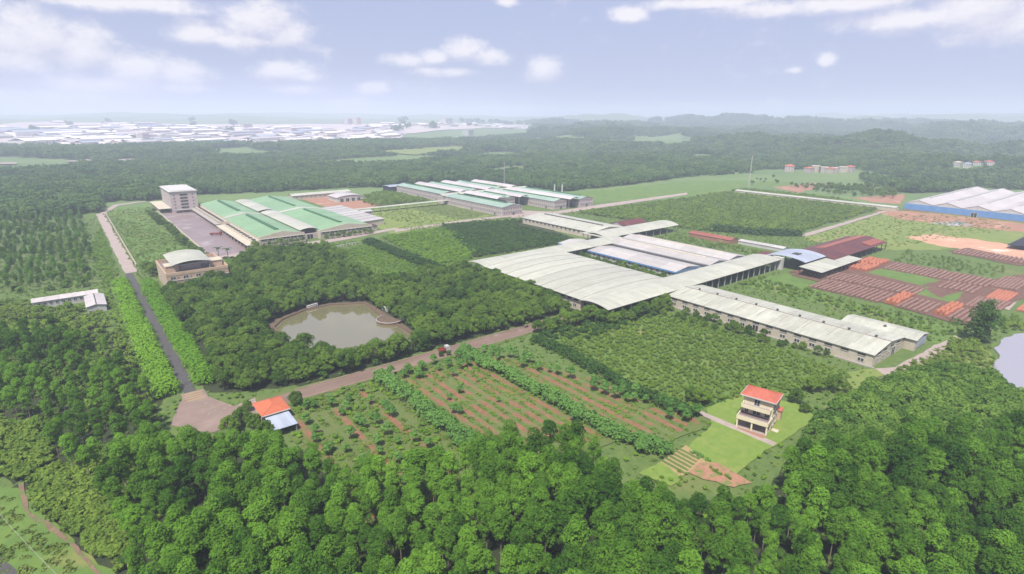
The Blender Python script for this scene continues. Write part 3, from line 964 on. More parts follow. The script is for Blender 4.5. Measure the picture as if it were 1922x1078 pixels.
# ------------------------------------------------------------------ green-roofed factory
def green_factory():
    x0, y0, y1, h, rise = 104, 427, 640, 6.2, 2.8
    t = thing('green_roofed_factory', 'wide factory with four green roof fields and cream gable fronts beside the forecourt', 'factory', (0, 0, 0))
    for (a0, a1) in ((104, 136), (148, 190)):
        mid = (a0 + a1) / 2
        for (b0, b1) in ((y0, 531.5), (539.5, y1)):
            pr = profile('gable', a0, a1, h, rise)
            for k, (s0, s1) in enumerate(((0, 1), (1, 2))):
                n = 6
                st = (b1 - b0) / n
                pq = [pr[s0], pr[s1]]
                me = MB().shell(pq, 0, st - 0.05, 0.15, 'y').mesh('roof_panel', M['green_x'])
                for i in range(n):
                    link('roof_panel', me, t, (0, b0 + i * st, 0.012 * (i % 2)))
            monitor(t, 'y', mid, 2.6, b0 + 12, b1 - 8, h + rise - 0.5, 0.9, 'green_dark', 'steel_dark')
        # cross band between the two fields
        pc = [(a, z + 0.25) for a, z in profile('gable', a0, a1, h, rise)]
        MB().shell(pc, 531.6, 539.4, 0.3, 'y').obj('cross_band', M['cream_x'], t)
        # cream gable front with parapet
        pr = profile('gable', a0, a1, h + 0.9, rise)
        vs = [(a, c, z) for c in (y0 - 0.7, y0 - 0.05) for a, z in pr] + [(a, c, 0) for c in (y0 - 0.7, y0 - 0.05) for a, _ in pr]
        fs = []
        for i in range(2):
            fs += [(6 + i, 7 + i, 1 + i, i), (3 + i, 4 + i, 10 + i, 9 + i), (i, i + 1, 4 + i, 3 + i)]
        fs += [(0, 3, 9, 6), (2, 8, 11, 5)]
        MB().add(vs, fs).obj('front_wall', M['wall_cream'], t)
        row(t, SLOT, 'window', '-y', a0 + 1, a1 - 1, 12, y0 - 0.702, 4.7, (a1 - a0) / 15, 0.8)
        row(t, WIN, 'window', '-y', a0 + 1, a1 - 1, 10, y0 - 0.702, 2.0, 1.7, 1.5, skip=(5,))
        link('door', DOOR, t, (a0 + 1 + (a1 - a0 - 2) * 0.55, y0 - 0.702, 0.1), 0, (4.2, 1, 3.4))
        MB().box(a0 - 0.3, a1 + 0.3, y0 - 1.3, y0 - 0.71, 5.3, 5.55).obj('cornice', M['trim_white'], t)
        for i in range(7):
            xx = a0 + (a1 - a0) * i / 6
            MB().box(xx - 0.3, xx + 0.3, y0 - 1.0, y0 - 0.72, 0, 5.25).obj('pilaster', M['wall_cream'], t)
        for s in (a0, a1):
            MB().box(s - 0.2, s + 0.2, y0, y1, 0, h - 0.2).obj('wall', M['wall_cream'], t)
        MB().box(a0, a1, y1 - 0.4, y1, 0, h).obj('wall', M['wall_cream'], t)
    # arched link canopy between the two naves
    for (b0, b1) in ((434, 540), (548, 632)):
        roof_panels(t, 'arch', 'y', 135.5, 148.5, b0, b1, 7.3, 1.2, M['cream_x'], 7, 0.5, name='canopy_panel')
        columns(t, [(136.4, b0 + 6 + i * (b1 - b0 - 12) / 6) for i in range(7)] + [(147.6, b0 + 6 + i * (b1 - b0 - 12) / 6) for i in range(7)], 7.3)
    MB().box(136.3, 147.7, 433, 434, 0, 4.2).obj('gate_wall', M['wall_pink'], t)
    link('door', DOOR, t, (142, 432.99, 0.1), 0, (5, 1, 3.6))
    # loading side along the forecourt
    for (b0, b1, z) in ((427, 512, 4.8), (524, 632, 4.8)):
        MB().box(98.2, 103.7, b0, b1, 0, z).obj('side_aisle', M['wall_cream'], t)
        MB().box(97.9, 98.25, b0, b1, z - 0.3, z + 0.7).obj('parapet', M['wall_cream'], t)
        n = int((b1 - b0) / 8)
        for i in range(n):
            yy = b0 + (b1 - b0) * (i + 0.5) / n
            MB().box(99.5, 102.0, yy - 2.4, yy + 2.4, z + 0.002, z + 0.5).obj('skylight', M['steel_dark'], t)
            link('door', DOOR, t, (98.19, yy, 0), FACE['-x'], (4.4, 1, 3.2))
    MB().box(92.5, 98.4, 416, 512, 4.1, 4.5).obj('loading_canopy', M['wall_cream'], t)
    columns(t, [(93.2, 418 + i * 9.3) for i in range(11)], 4.1, 0.25, 'concrete')
    MB().box(94.2, 98.0, 524, 630, 3.0, 3.3).obj('loading_canopy', M['concrete'], t)
    columns(t, [(94.8, 526 + i * 10.3) for i in range(11)], 3.0, 0.2, 'concrete')


green_factory()


# ------------------------------------------------------------------ peach office with arched roof terrace
def office():
    t = thing('peach_office', 'peach office building with an arched cream canopy on its roof terrace', 'building', (34, 338, 0))
    w, d, h = 30, 37, 11
    MB().box(0, w, 0, d, 0, h - 1.6).obj('wall', M['wall_peach'], t)
    for a in ((0, w, -0.15, 0.35), (0, w, d - 0.35, d + 0.15)):
        MB().box(a[0], a[1], a[2], a[3], h - 1.598, h).obj('parapet', M['wall_peach'], t)
    for a in ((-0.15, 0.3), (w - 0.3, w + 0.15)):
        MB().box(a[0], a[1], 0.36, d - 0.36, h - 1.598, h).obj('parapet', M['wall_peach'], t)
    MB().box(0.31, w - 0.31, 0.36, d - 0.36, h - 1.596, h - 1.5).obj('terrace', M['court'], t)
    for z in (2.2, 5.2, 8.0):
        for i, fx in enumerate((0.1, 0.3, 0.5, 0.68, 0.84)):
            link('window', WIN, t, (w * fx, -0.002, z), 0, (2.6, 1, 1.5))
            link('window', WIN, t, (w * fx + 2.4, -0.002, z), 0, (0.7, 1, 0.8))
        row(t, WIN, 'window', '-x', 2, d - 2, 7, -0.002, z, 2.0, 1.5)
    for z in (3.9, 6.7):
        MB().box(-0.2, w + 0.2, -0.25, -0.003, z - 0.15, z + 0.15).obj('string_course', M['trim_white'], t)
    # stair heads
    MB().box(1.2, 7.6, 8.5, 16.5, h - 1.49, h + 1.6).obj('stair_head', M['wall_peach'], t)
    MB().box(0.9, 7.9, 8.2, 16.8, h + 1.602, h + 1.9).obj('roof_slab', M['wall_cream'], t)
    MB().box(23.0, 29.0, 8.5, 16.5, h - 1.49, h + 1.6).obj('stair_head', M['wall_peach'], t)
    MB().box(22.7, 29.4, 8.2, 16.8, h + 1.602, h + 1.9).obj('roof_slab', M['wall_cream'], t)
    roof_panels(t, 'arch', 'y', 4.2, 22.5, 4, 35, h + 3.0, 1.5, M['cream_x'], 4, 0.5, name='canopy_panel')
    columns(t, [(5, 4.5 + i * 7.4) for i in range(5)] + [(21.8, 4.5 + i * 7.4) for i in range(5)], h + 3.0 - 0.02, 0.2)
    b = MB()
    b.box(5, 21.8, 4.3, 4.6, h + 2.4, h + 2.9)
    b.obj('beam', M['steel'], t)
    MB().box(8.2, 18.5, 10, 30, h - 1.49, h + 1.2).obj('roof_room', M['wall_pink'], t)


office()


# ------------------------------------------------------------------ low roofs behind the green factory
def shed(name, label, cat, x0, x1, y0, y1, h, rise, kind, axis, rm, wm, n=4, cap=None, group=None, over=0.6, wins=None):
    t = thing(name, label, cat, (0, 0, 0), 0, group)
    walls(t, x0, x1, y0, y1, h, rise, kind, axis, M[wm])
    if axis == 'y':
        roof_panels(t, kind, 'y', x0, x1, y0, y1, h, rise, M[rm], n, over, cap=M[cap] if cap else None)
    else:
        roof_panels(t, kind, 'x', y0, y1, x0, x1, h, rise, M[rm], n, over, cap=M[cap] if cap else None)
    return t


t = shed('cream_shed', 'long cream shed against the forest behind the green factory', 'shed', 200, 268, 655, 671, 4.5, 1.6, 'gable', 'x', 'cream_y', 'wall_cream', 6)
row(t, WIN, 'window', '-y', 202, 266, 12, 654.998, 2.4, 2, 1.2)
t = shed('white_shed', 'white arched shed standing in the red earth yard', 'shed', 232, 262, 606, 632, 5, 2.2, 'arch', 'y', 'white_x', 'wall_white', 4)
row(t, DOOR, 'door', '-y', 234, 260, 4, 605.998, 0.1, 4, 3.8)
row(t, WIN, 'window', '-x', 608, 630, 5, 231.998, 3, 2.4, 1.4)
t = shed('cream_annex', 'low cream annex roofs along the right side of the green factory', 'shed', 192, 214, 455, 552, 4.2, 0.9, 'lean', 'y', 'pale_x', 'wall_cream', 8, 'steel_dark')
t = shed('white_hut', 'small white hut below the covered walkway', 'hut', 217, 227, 506, 516, 4.0, 0.8, 'gable', 'x', 'pale_y', 'wall_white', 2)
row(t, WIN, 'window', '-y', 218, 226, 3, 505.998, 2.2, 1.6, 1.2)
t = shed('red_canopy_hut', 'little red roofed hut at the end corner of the green factory', 'hut', 191, 199, 436, 448, 3.4, 1.0, 'gable', 'y', 'rust_x', 'wall_pink', 2)
row(t, WIN, 'window', '-y', 192, 198, 2, 435.998, 1.8, 1.4, 1.2)
t = thing('covered_walkway', 'long thin cream roofed walkway between the green and the pink factories', 'walkway', (0, 0, 0))
roof_panels(t, 'gable', 'x', 519, 525, 204, 320, 4.4, 0.6, M['cream_y'], 10, 0.3)
columns(t, [(206 + i * 9.4, y) for i in range(13) for y in (519.6, 524.4)], 4.35, 0.2, 'concrete')


# ------------------------------------------------------------------ two-storey pink factory
def pink_block(label, x0, x1, y0, y1, h=8.4, front=True):
    t = thing('pink_factory_block', label, 'factory', (0, 0, 0), 0, 'two storey pink factory blocks')
    walls(t, x0, x1, y0, y1, h, 2.2, 'gable', 'y', M['wall_pink'])
    roof_panels(t, 'gable', 'y', x0, x1, y0, y1, h, 2.2, M['green_jade'], 6, 0.5)
    monitor(t, 'y', (x0 + x1) / 2, 1.8, y0 + 8, y1 - 6, h + 1.7, 0.8, 'green_dark')
    n = int((y1 - y0) / 3.0)
    for z in (2.6, 6.4):
        row(t, WIN, 'window', '-x', y0 + 1.5, y1 - 1.5, n, x0 + 0.002, z, 1.5, 1.9, skip=(3, n // 2) if z < 3 else ())
        if front:
            row(t, WIN, 'window', '-y', x0 + 1, x1 - 1, 8, y0 - 0.002, z, 1.3, 1.8, skip=(4,) if z < 3 else ())
    if front:
        link('door', DOOR, t, (x0 + 1 + (x1 - x0 - 2) * 0.56, y0 - 0.002, 0.1), 0, (3, 1, 3.2))
    for i in (3, n // 2):
        link('door', DOOR, t, (x0 + 0.002, y0 + 1.5 + (y1 - y0 - 3) * (i + 0.5) / n, 0.1), FACE['-x'], (2.6, 1, 3.0))
    MB().box(x0 - 0.25, x0 - 0.003, y0, y1, 4.3, 4.65).obj('string_course', M['trim_white'], t)
    MB().box(x0, x1, y0 - 0.25, y0 - 0.003, 4.3, 4.65).obj('string_course', M['trim_white'], t)
    MB().box(x0 - 0.3, x1 + 0.3, y0 - 0.32, y0 - 0.255, h - 0.4, h + 0.4).obj('parapet', M['wall_pink'], t)


def link_canopy(label, x0, x1, y0, y1, z=9.6):
    t = thing('arched_canopy', label, 'canopy', (0, 0, 0), 0, 'white arched canopies between the pink blocks')
    roof_panels(t, 'arch', 'y', x0, x1, y0, y1, z, 1.9, M['white_x'], 5, 0.3, name='canopy_panel')
    columns(t, [(x, y0 + 3 + i * (y1 - y0 - 6) / 5) for i in range(6) for x in (x0 + 0.5, x1 - 0.5)], z, 0.2)


pink_block('front pink factory block with green roof, nearest the bare field', 319, 343, 423, 524)
pink_block('narrow pink factory block behind the front one, its end under a white canopy', 360, 371, 470, 524)
pink_block('pink factory block between two white canopies with doors onto the yard', 384, 401, 423, 524)
pink_block('pink factory block at the far end of the row beside the open meadow', 415, 435, 419, 524)
pink_block('rear pink factory block next to the black shed', 325, 344, 541, 648)
pink_block('rear pink factory block with green ridge between the two longest canopies', 362, 380, 541, 640, front=False)
pink_block('rear pink factory block deepest among the canopies', 397, 415, 541, 630, front=False)
link_canopy('white arched canopy beside the front pink block', 345, 358, 466, 528)
link_canopy('white arched canopy between the narrow and the middle pink blocks', 372, 383, 462, 528)
link_canopy('long white arched canopy before the farthest pink block', 402, 414, 418, 528)
link_canopy('rear white arched canopy next to the black shed block', 346, 360, 536, 640)
link_canopy('rear white arched canopy in the middle of the pink factory', 381, 395, 536, 636)
link_canopy('rear white arched canopy at the forest edge of the pink factory', 417, 430, 536, 620)
t = shed('cross_hall', 'cream roofed cross passage running through the pink factory', 'hall', 318, 436, 526.5, 539, 8.6, 1.4, 'gable', 'x', 'cream_y', 'wall_pink', 8)
row(t, WIN, 'window', '-x', 527, 538, 3, 317.998, 6, 1.6, 1.6)
t = shed('black_shed', 'dark open shed with pale roof at the corner of the pink factory', 'shed', 318, 345, 652, 672, 6.4, 0.6, 'gable', 'x', 'bluesheet_y', 'net', 3)

# ------------------------------------------------------------------ cream barrel roofs in the middle


def vault_hall():
    t = thing('vaulted_hall', 'huge cream vaulted hall with nine curved seams beside the dark trees', 'hall', (0, 0, 0))
    x0, x1, y0, y1, h, rise, n = 185, 246, 174, 270, 6.6, 1.9, 10
    st = (y1 - y0) / n

    def zz(x, y):
        tt = 2 * (x - x0) / (x1 - x0) - 1
        s = smooth(y0 - 2, y0 + 16, y) * (1 - smooth(y1 - 16, y1 + 2, y))
        return h + (1 - tt * tt) * (1.0 + (rise - 1.0) * s)
    nx, ny = 20, 4
    for i in range(n):
        vs, fs = [], []
        for dz in (0, -0.16):
            for j in range(ny + 1):
                y = y0 + st * i + (st - 0.06) * j / ny
                for k in range(nx + 1):
                    x = x0 - 0.8 + (x1 - x0 + 1.6) * k / nx
                    vs.append((x, y, zz(x, y) + dz))
        a = (nx + 1) * (ny + 1)
        for j in range(ny):
            for k in range(nx):
                q = j * (nx + 1) + k
                fs += [(q, q + 1, q + nx + 2, q + nx + 1), (a + q + nx + 1, a + q + nx + 2, a + q + 1, a + q)]
        for k in range(nx):
            fs.append((a + k, a + k + 1, k + 1, k))
            q = ny * (nx + 1) + k
            fs.append((q, q + 1, a + q + 1, a + q))
        for j in range(ny):
            q = j * (nx + 1)
            fs.append((q, q + nx + 1, a + q + nx + 1, a + q))
            q += nx
            fs.append((a + q, a + q + nx + 1, q + nx + 1, q))
        MB().add(vs, fs).obj('roof_panel', M['cream_x'], t)
        if i:
            y = y0 + st * i - 0.03
            pr = [(x0 - 0.8 + (x1 - x0 + 1.6) * k / nx, 0) for k in range(nx + 1)]
            pr = [(x, zz(x, y) + 0.14) for x, _ in pr]
            MB().shell(pr, y - 0.16, y + 0.16, 0.13, 'y').obj('seam', M['concrete'], t)
    MB().box(x0 + 0.6, x0 + 0.9, 184, 258, 0, h - 0.3).obj('wall', M['wall_cream'], t)
    row(t, SLOT, 'window', '-x', 185, 257, 16, x0 + 0.598, 5.0, 2.6, 0.9)
    row(t, WIN, 'window', '-x', 185, 257, 12, x0 + 0.598, 2.2, 2.4, 1.8)
    MB().box(x0 + 0.6, x1 - 0.6, 183.6, 183.9, 0, h - 0.6).obj('wall', M['wall_cream'], t)
    row(t, WIN, 'window', '-y', 186, 200, 3, 183.598, 3.4, 2.4, 2.2)
    MB().box(x1 - 0.9, x1 - 0.6, 184, 262, 0, h - 0.3).obj('wall', M['wall_cream'], t)
    MB().box(x0 + 0.6, x1 - 0.6, 257.8, 258.1, 0, h - 0.6).obj('wall', M['wall_cream'], t)


vault_hall()


def barrel(label, x0, x1, y0, y1, h, rise, n, wall_pts):
    t = thing('barrel_canopy', label, 'canopy', (0, 0, 0), 0, 'cream barrel canopies over the cross streets')
    roof_panels(t, 'arch', 'x', y0, y1, x0, x1, h, rise, M['cream_y'], n, 0.3, thick=0.2)
    columns(t, wall_pts, h, 0.22, 'steel')
    return t


bc = barrel('cream barrel canopy over the road, reaching from the vaulted hall to the blue roof', 183.6, 336, 164.5, 182.5, 6.5, 1.2, 16,
            [(188 + i * 6.0, y) for i in range(25) for y in (165.2, 181.8) if not (226 < 188 + i * 6 < 256 and y < 170)])
MB().box(336.5, 338.6, 163.5, 170.0, 0, 7.6).obj('end_wall', M['wall_white'], bc)
MB().box(282, 336, 180.2, 180.5, 0, 5.4).obj('back_wall', M['gap_shade'], bc)
barrel('cream barrel canopy at the far end of the vaulted hall', 183.6, 300, 259.5, 277.5, 6.5, 1.2, 12, [(189 + i * 8, y) for i in range(14) for y in (260.2, 276.8)])
barrel('short cream canopy beside the red roofed house, open below', 303, 388, 277, 299, 5.6, 2.0, 8, [(306 + i * 8.6, y) for i in range(10) for y in (277.8, 298.2)])
t = shed('long_far_shed', 'pale shed with a dark ridge slot and small square windows before the pink factory', 'shed', 312, 349, 300, 384, 5.0, 2.4, 'gable', 'y', 'cream_x', 'wall_cream', 8)
monitor(t, 'y', 330.5, 1.6, 306, 376, 7.1, 0.5, 'steel_dark')
row(t, SLOT, 'window', '-x', 302, 382, 16, 311.998, 3.4, 1.8, 1.3)
MB().box(300, 312, 268, 300, 5.9, 6.3).obj('passage_roof', M['cream_y'], t)
columns(t, [(301, 282), (301, 298), (311, 282), (311, 298)], 5.9, 0.2)


# long near shed
def near_shed():
    t = shed('long_near_shed', 'long cream shed with a row of slot windows, its end wall towards the lake track', 'shed', 226, 255, 71, 164, 5.2, 1.9, 'gable', 'y', 'cream_x', 'wall_cream', 9, 'cream_x', over=0.5)
    MB().box(240.1, 240.9, 70.6, 164.4, 7.12, 7.3).obj('ridge_cap', M['concrete'], t)
    row(t, SLOT, 'slot_window', '-x', 72, 163, 15, 225.998, 4.1, 2.9, 0.75)
    row(t, WIN, 'window', '-x', 72, 163, 15, 225.998, 1.9, 2.4, 1.5, skip=(1, 7))
    link('door', DOOR, t, (225.998, 72 + 91 * 7.5 / 15, 0.1), FACE['-x'], (2.8, 1, 3.2))
    row(t, SLOT, 'slot_window', '-y', 228, 253, 4, 70.998, 4.4, 3.0, 0.8)
    row(t, WIN, 'window', '-y', 228, 253, 5, 70.998, 1.9, 2.2, 1.6, skip=(3,))
    link('door', DOOR, t, (245.5, 70.998, 0.1), 0, (3.4, 1, 3.4))
    for i in range(9):
        y = 76 + i * 10
        v = MB().cyl(0, 0, 0, 0.55, 0.42, 0.42, 8)
        v.cyl(0, 0, 0.551, 0.85, 0.7, 0.2, 8)
        v.obj('roof_vent', M['steel_dark'], t, (240.5, y, 7.3))
        me = MB().shell([(231, 6.03), (240.4, 7.2), (246, 6.55)], 0, 0.3, 0.05, 'y').obj('rain_strip', M['concrete'], t, (0, y + 4, 0))
    MB().box(225.2, 225.9, 70, 164, 0, 0.5).obj('drain_kerb', M['concrete'], t)
    t2 = shed('side_hall', 'cream side hall with a blue end panel joined to the long near shed', 'hall', 256.2, 269, 67, 95, 4.8, 1.2, 'gable', 'y', 'cream_x', 'wall_cream', 3)
    MB().box(258.0, 267.6, 66.7, 66.98, 1.2, 4.4).obj('blue_panel', M['bluesheet_x'], t2)
    v = MB().cyl(0, 0, 0, 0.9, 0.9, 0.3, 8)
    v.obj('roof_vent', M['steel_dark'], t2, (261, 80, 5.5))


near_shed()
# blue-trimmed strip building and the pair of white halls
t = shed('blue_trimmed_shed', 'long white shed with blue fascia and rust stains on its roof', 'shed', 267, 289, 190, 288, 4.9, 1.5, 'gable', 'y', 'white_stained', 'wall_white', 8)
MB().box(266.2, 266.4, 189.4, 288.6, 4.15, 4.95).obj('fascia', M['fascia_blue'], t)
MB().box(266.2, 289.8, 189.1, 189.35, 4.15, 4.95).obj('fascia', M['fascia_blue'], t)
row(t, WIN, 'window', '-x', 192, 286, 22, 266.998, 2.9, 2.3, 1.6)
row(t, WIN, 'window', '-y', 268, 288, 5, 189.998, 2.9, 2.2, 1.6)
for k, (a0, a1, lab) in enumerate(((291, 308.5, 'white gabled hall with grey gutters next to the blue trimmed shed'), (310.5, 328, 'white gabled hall with grey gutters beside the overgrown field'))):
    t = shed('white_gabled_hall', lab, 'hall', a0, a1, 184, 268, 6.2, 1.8, 'gable', 'y', 'white_stained', 'wall_white', 7, group='pair of white gabled halls')
    monitor(t, 'y', (a0 + a1) / 2, 1.2, 192, 262, 7.7, 0.4, 'wall_cream')
    for xx in (a0 - 0.9, a1 + 0.6):
        MB().box(xx, xx + 0.35, 183.5, 268.5, 5.95, 6.5).obj('gutter', M['steel'], t)
    row(t, WIN, 'window', '-y', a0 + 1, a1 - 1, 4, 183.998, 3.5, 2.2, 1.6)
    MB().box(a0 - 0.6, a1 + 0.6, 183.0, 183.3, 5.6, 6.2).obj('fascia', M['fascia_blue'], t)

# rust, blue and green roofs by the brick yard
t = thing('rusty_kiln_shed', 'broad dark rust roofed kiln shed with one orange strip', 'shed', (0, 0, 0))
for i in range(8):
    mm = M['rust_orange'] if False else M['rust_y']
    roof = MB().shell(profile('gable', 146, 173, 5.4, 2.6), 0, 10.2, 0.15, 'x').obj('roof_panel', mm, t, (366 + i * 10.3, 0, 0.01 * (i % 2)))
MB().shell([(159.9, 8.08), (166.5, 6.83)], 384, 448, 0.06, 'x').obj('orange_strip', M['rust_orange'], t)
MB().shell([(148, 5.98), (154, 7.16)], 424, 446, 0.06, 'x').obj('orange_strip', M['rust_orange'], t)
columns(t, [(368 + i * 8, y) for i in range(11) for y in (146.6, 172.4)], 5.35, 0.2, 'steel_dark')
MB().box(372, 440, 155, 164, 0, 3.4).obj('kiln', M['bare_dark'], t)
t = thing('blue_roofed_shed', 'pale blue arched roof between the rusty shed and the open canopy', 'shed', (0, 0, 0))
roof_panels(t, 'arch', 'x', 151.5, 176, 340, 366, 6.6, 1.8, M['bluesheet_y'], 4, 0.3)
columns(t, [(341 + i * 6, y) for i in range(5) for y in (152, 175.5)], 6.6, 0.2, 'steel_dark')
MB().box(348, 353, 160, 164, 8.35, 8.7).obj('skylight', M['steel_dark'], t)
t = thing('lean_to_shed', 'pale green lean-to roof in front of the blue roofed shed', 'shed', (0, 0, 0))
roof_panels(t, 'lean', 'x', 138, 151, 332, 386, 4.6, 1.0, M['cream_y'], 5, 0.2)
columns(t, [(333 + i * 6.5, y) for i in range(9) for y in (138.4, 150.6)], 4.5, 0.18, 'steel_dark')
t = shed('rust_corner_roof', 'small rust brown roof behind the blue roofed shed', 'shed', 341, 356, 177.5, 184, 4.6, 0.8, 'lean', 'x', 'rust_y', 'bare_dark', 2)
t = shed('old_rusty_shed', 'old long low shed with faded rusty roof in the overgrown field', 'shed', 377, 387, 223, 259, 3.2, 1.4, 'gable', 'y', 'rust_roof', 'bare_dark', 2, over=0.3)
t = shed('low_white_shed', 'low narrow white shed in line with the rusty one', 'shed', 384, 391, 187, 221, 2.4, 0.9, 'gable', 'y', 'pale_x', 'wall_white', 4, over=0.3)
t = shed('red_roofed_house', 'red roofed house half hidden behind the short cream canopy', 'house', 352, 380, 303, 318, 5.2, 2.4, 'gable', 'x', 'rust_y', 'wall_pink', 3)
row(t, WIN, 'window', '-y', 353, 379, 6, 302.998, 2.6, 1.6, 1.6)
t = shed('boundary_shed', 'very long thin cream roof along the far edge of the plantation', 'shed', 643, 652, 208, 382, 3.6, 1.0, 'gable', 'y', 'cream_x', 'wall_cream', 12, over=0.3)


# big white factory with blue wall at the right edge
def blue_factory():
    t = thing('blue_walled_factory', 'large white roofed factory with blue wall at the right edge', 'factory', (0, 0, 0))
    x0, x1, ytop, bay, nb, h, rise = 662, 850, 207, 23.5, 5, 7.2, 3.6
    for k in range(nb):
        b1 = ytop - k * bay
        b0 = b1 - bay
        pr = profile('gable', b0, b1, h, rise)
        n = 6
        st = (x1 - x0) / n
        me = MB().shell(pr, 0, st - 0.06, 0.18, 'x').mesh('roof_panel', M['white_y'])
        for i in range(n):
            link('roof_panel', me, t, (x0 + i * st, 0, 0.01 * (i % 2)))
        monitor(t, 'x', (b0 + b1) / 2, 1.6, x0 + 30, x1 - 20, h + rise - 0.4, 0.6, 'steel')
        vs = [(c, a, z - 0.2) for c in (x0 + 0.3, x0 + 0.6) for a, z in pr] + [(c, a, 5.4) for c in (x0 + 0.3, x0 + 0.6) for a, z in pr]
        MB().add(vs, [(0, 1, 7, 6), (1, 2, 8, 7), (0, 3, 4, 1), (1, 4, 5, 2), (3, 9, 10, 4), (4, 10, 11, 5)]).obj('gable', M['wall_white'], t)
        MB().box(x0, x0 + 0.29, b0 + 0.01, b1, 0.9, 6.6).obj('wall', M['blue_wall'], t)
        MB().box(x0 - 0.05, x0 + 0.3, b0 + 0.01, b1, 0, 0.89).obj('plinth', M['bare_dark'], t)
    link('door', DOOR, t, (x0 - 0.05, 150, 0.1), FACE['-x'], (5, 1, 4.2))
    MB().box(x0 + 0.5, x1, ytop - 0.3, ytop, 0, h - 0.3).obj('wall', M['blue_wall'], t)
    MB().box(x0 + 0.5, x1, ytop - nb * bay, ytop - nb * bay + 0.3, 0, h - 0.3).obj('wall', M['blue_wall'], t)
    MB().box(x1 - 0.3, x1, ytop - nb * bay + 0.31, ytop - 0.31, 0, h - 0.3).obj('wall', M['blue_wall'], t)


blue_factory()
t = thing('shade_net_shelter', 'low black net roof at the right edge beside the red earth', 'shelter', (0, 0, 0))
roof_panels(t, 'gable', 'x', 76, 95, 520, 572, 2.6, 0.8, M['net'], 4, 0.2)
columns(t, [(521 + i * 10, y) for i in range(6) for y in (76.5, 94.5)], 2.6, 0.12)


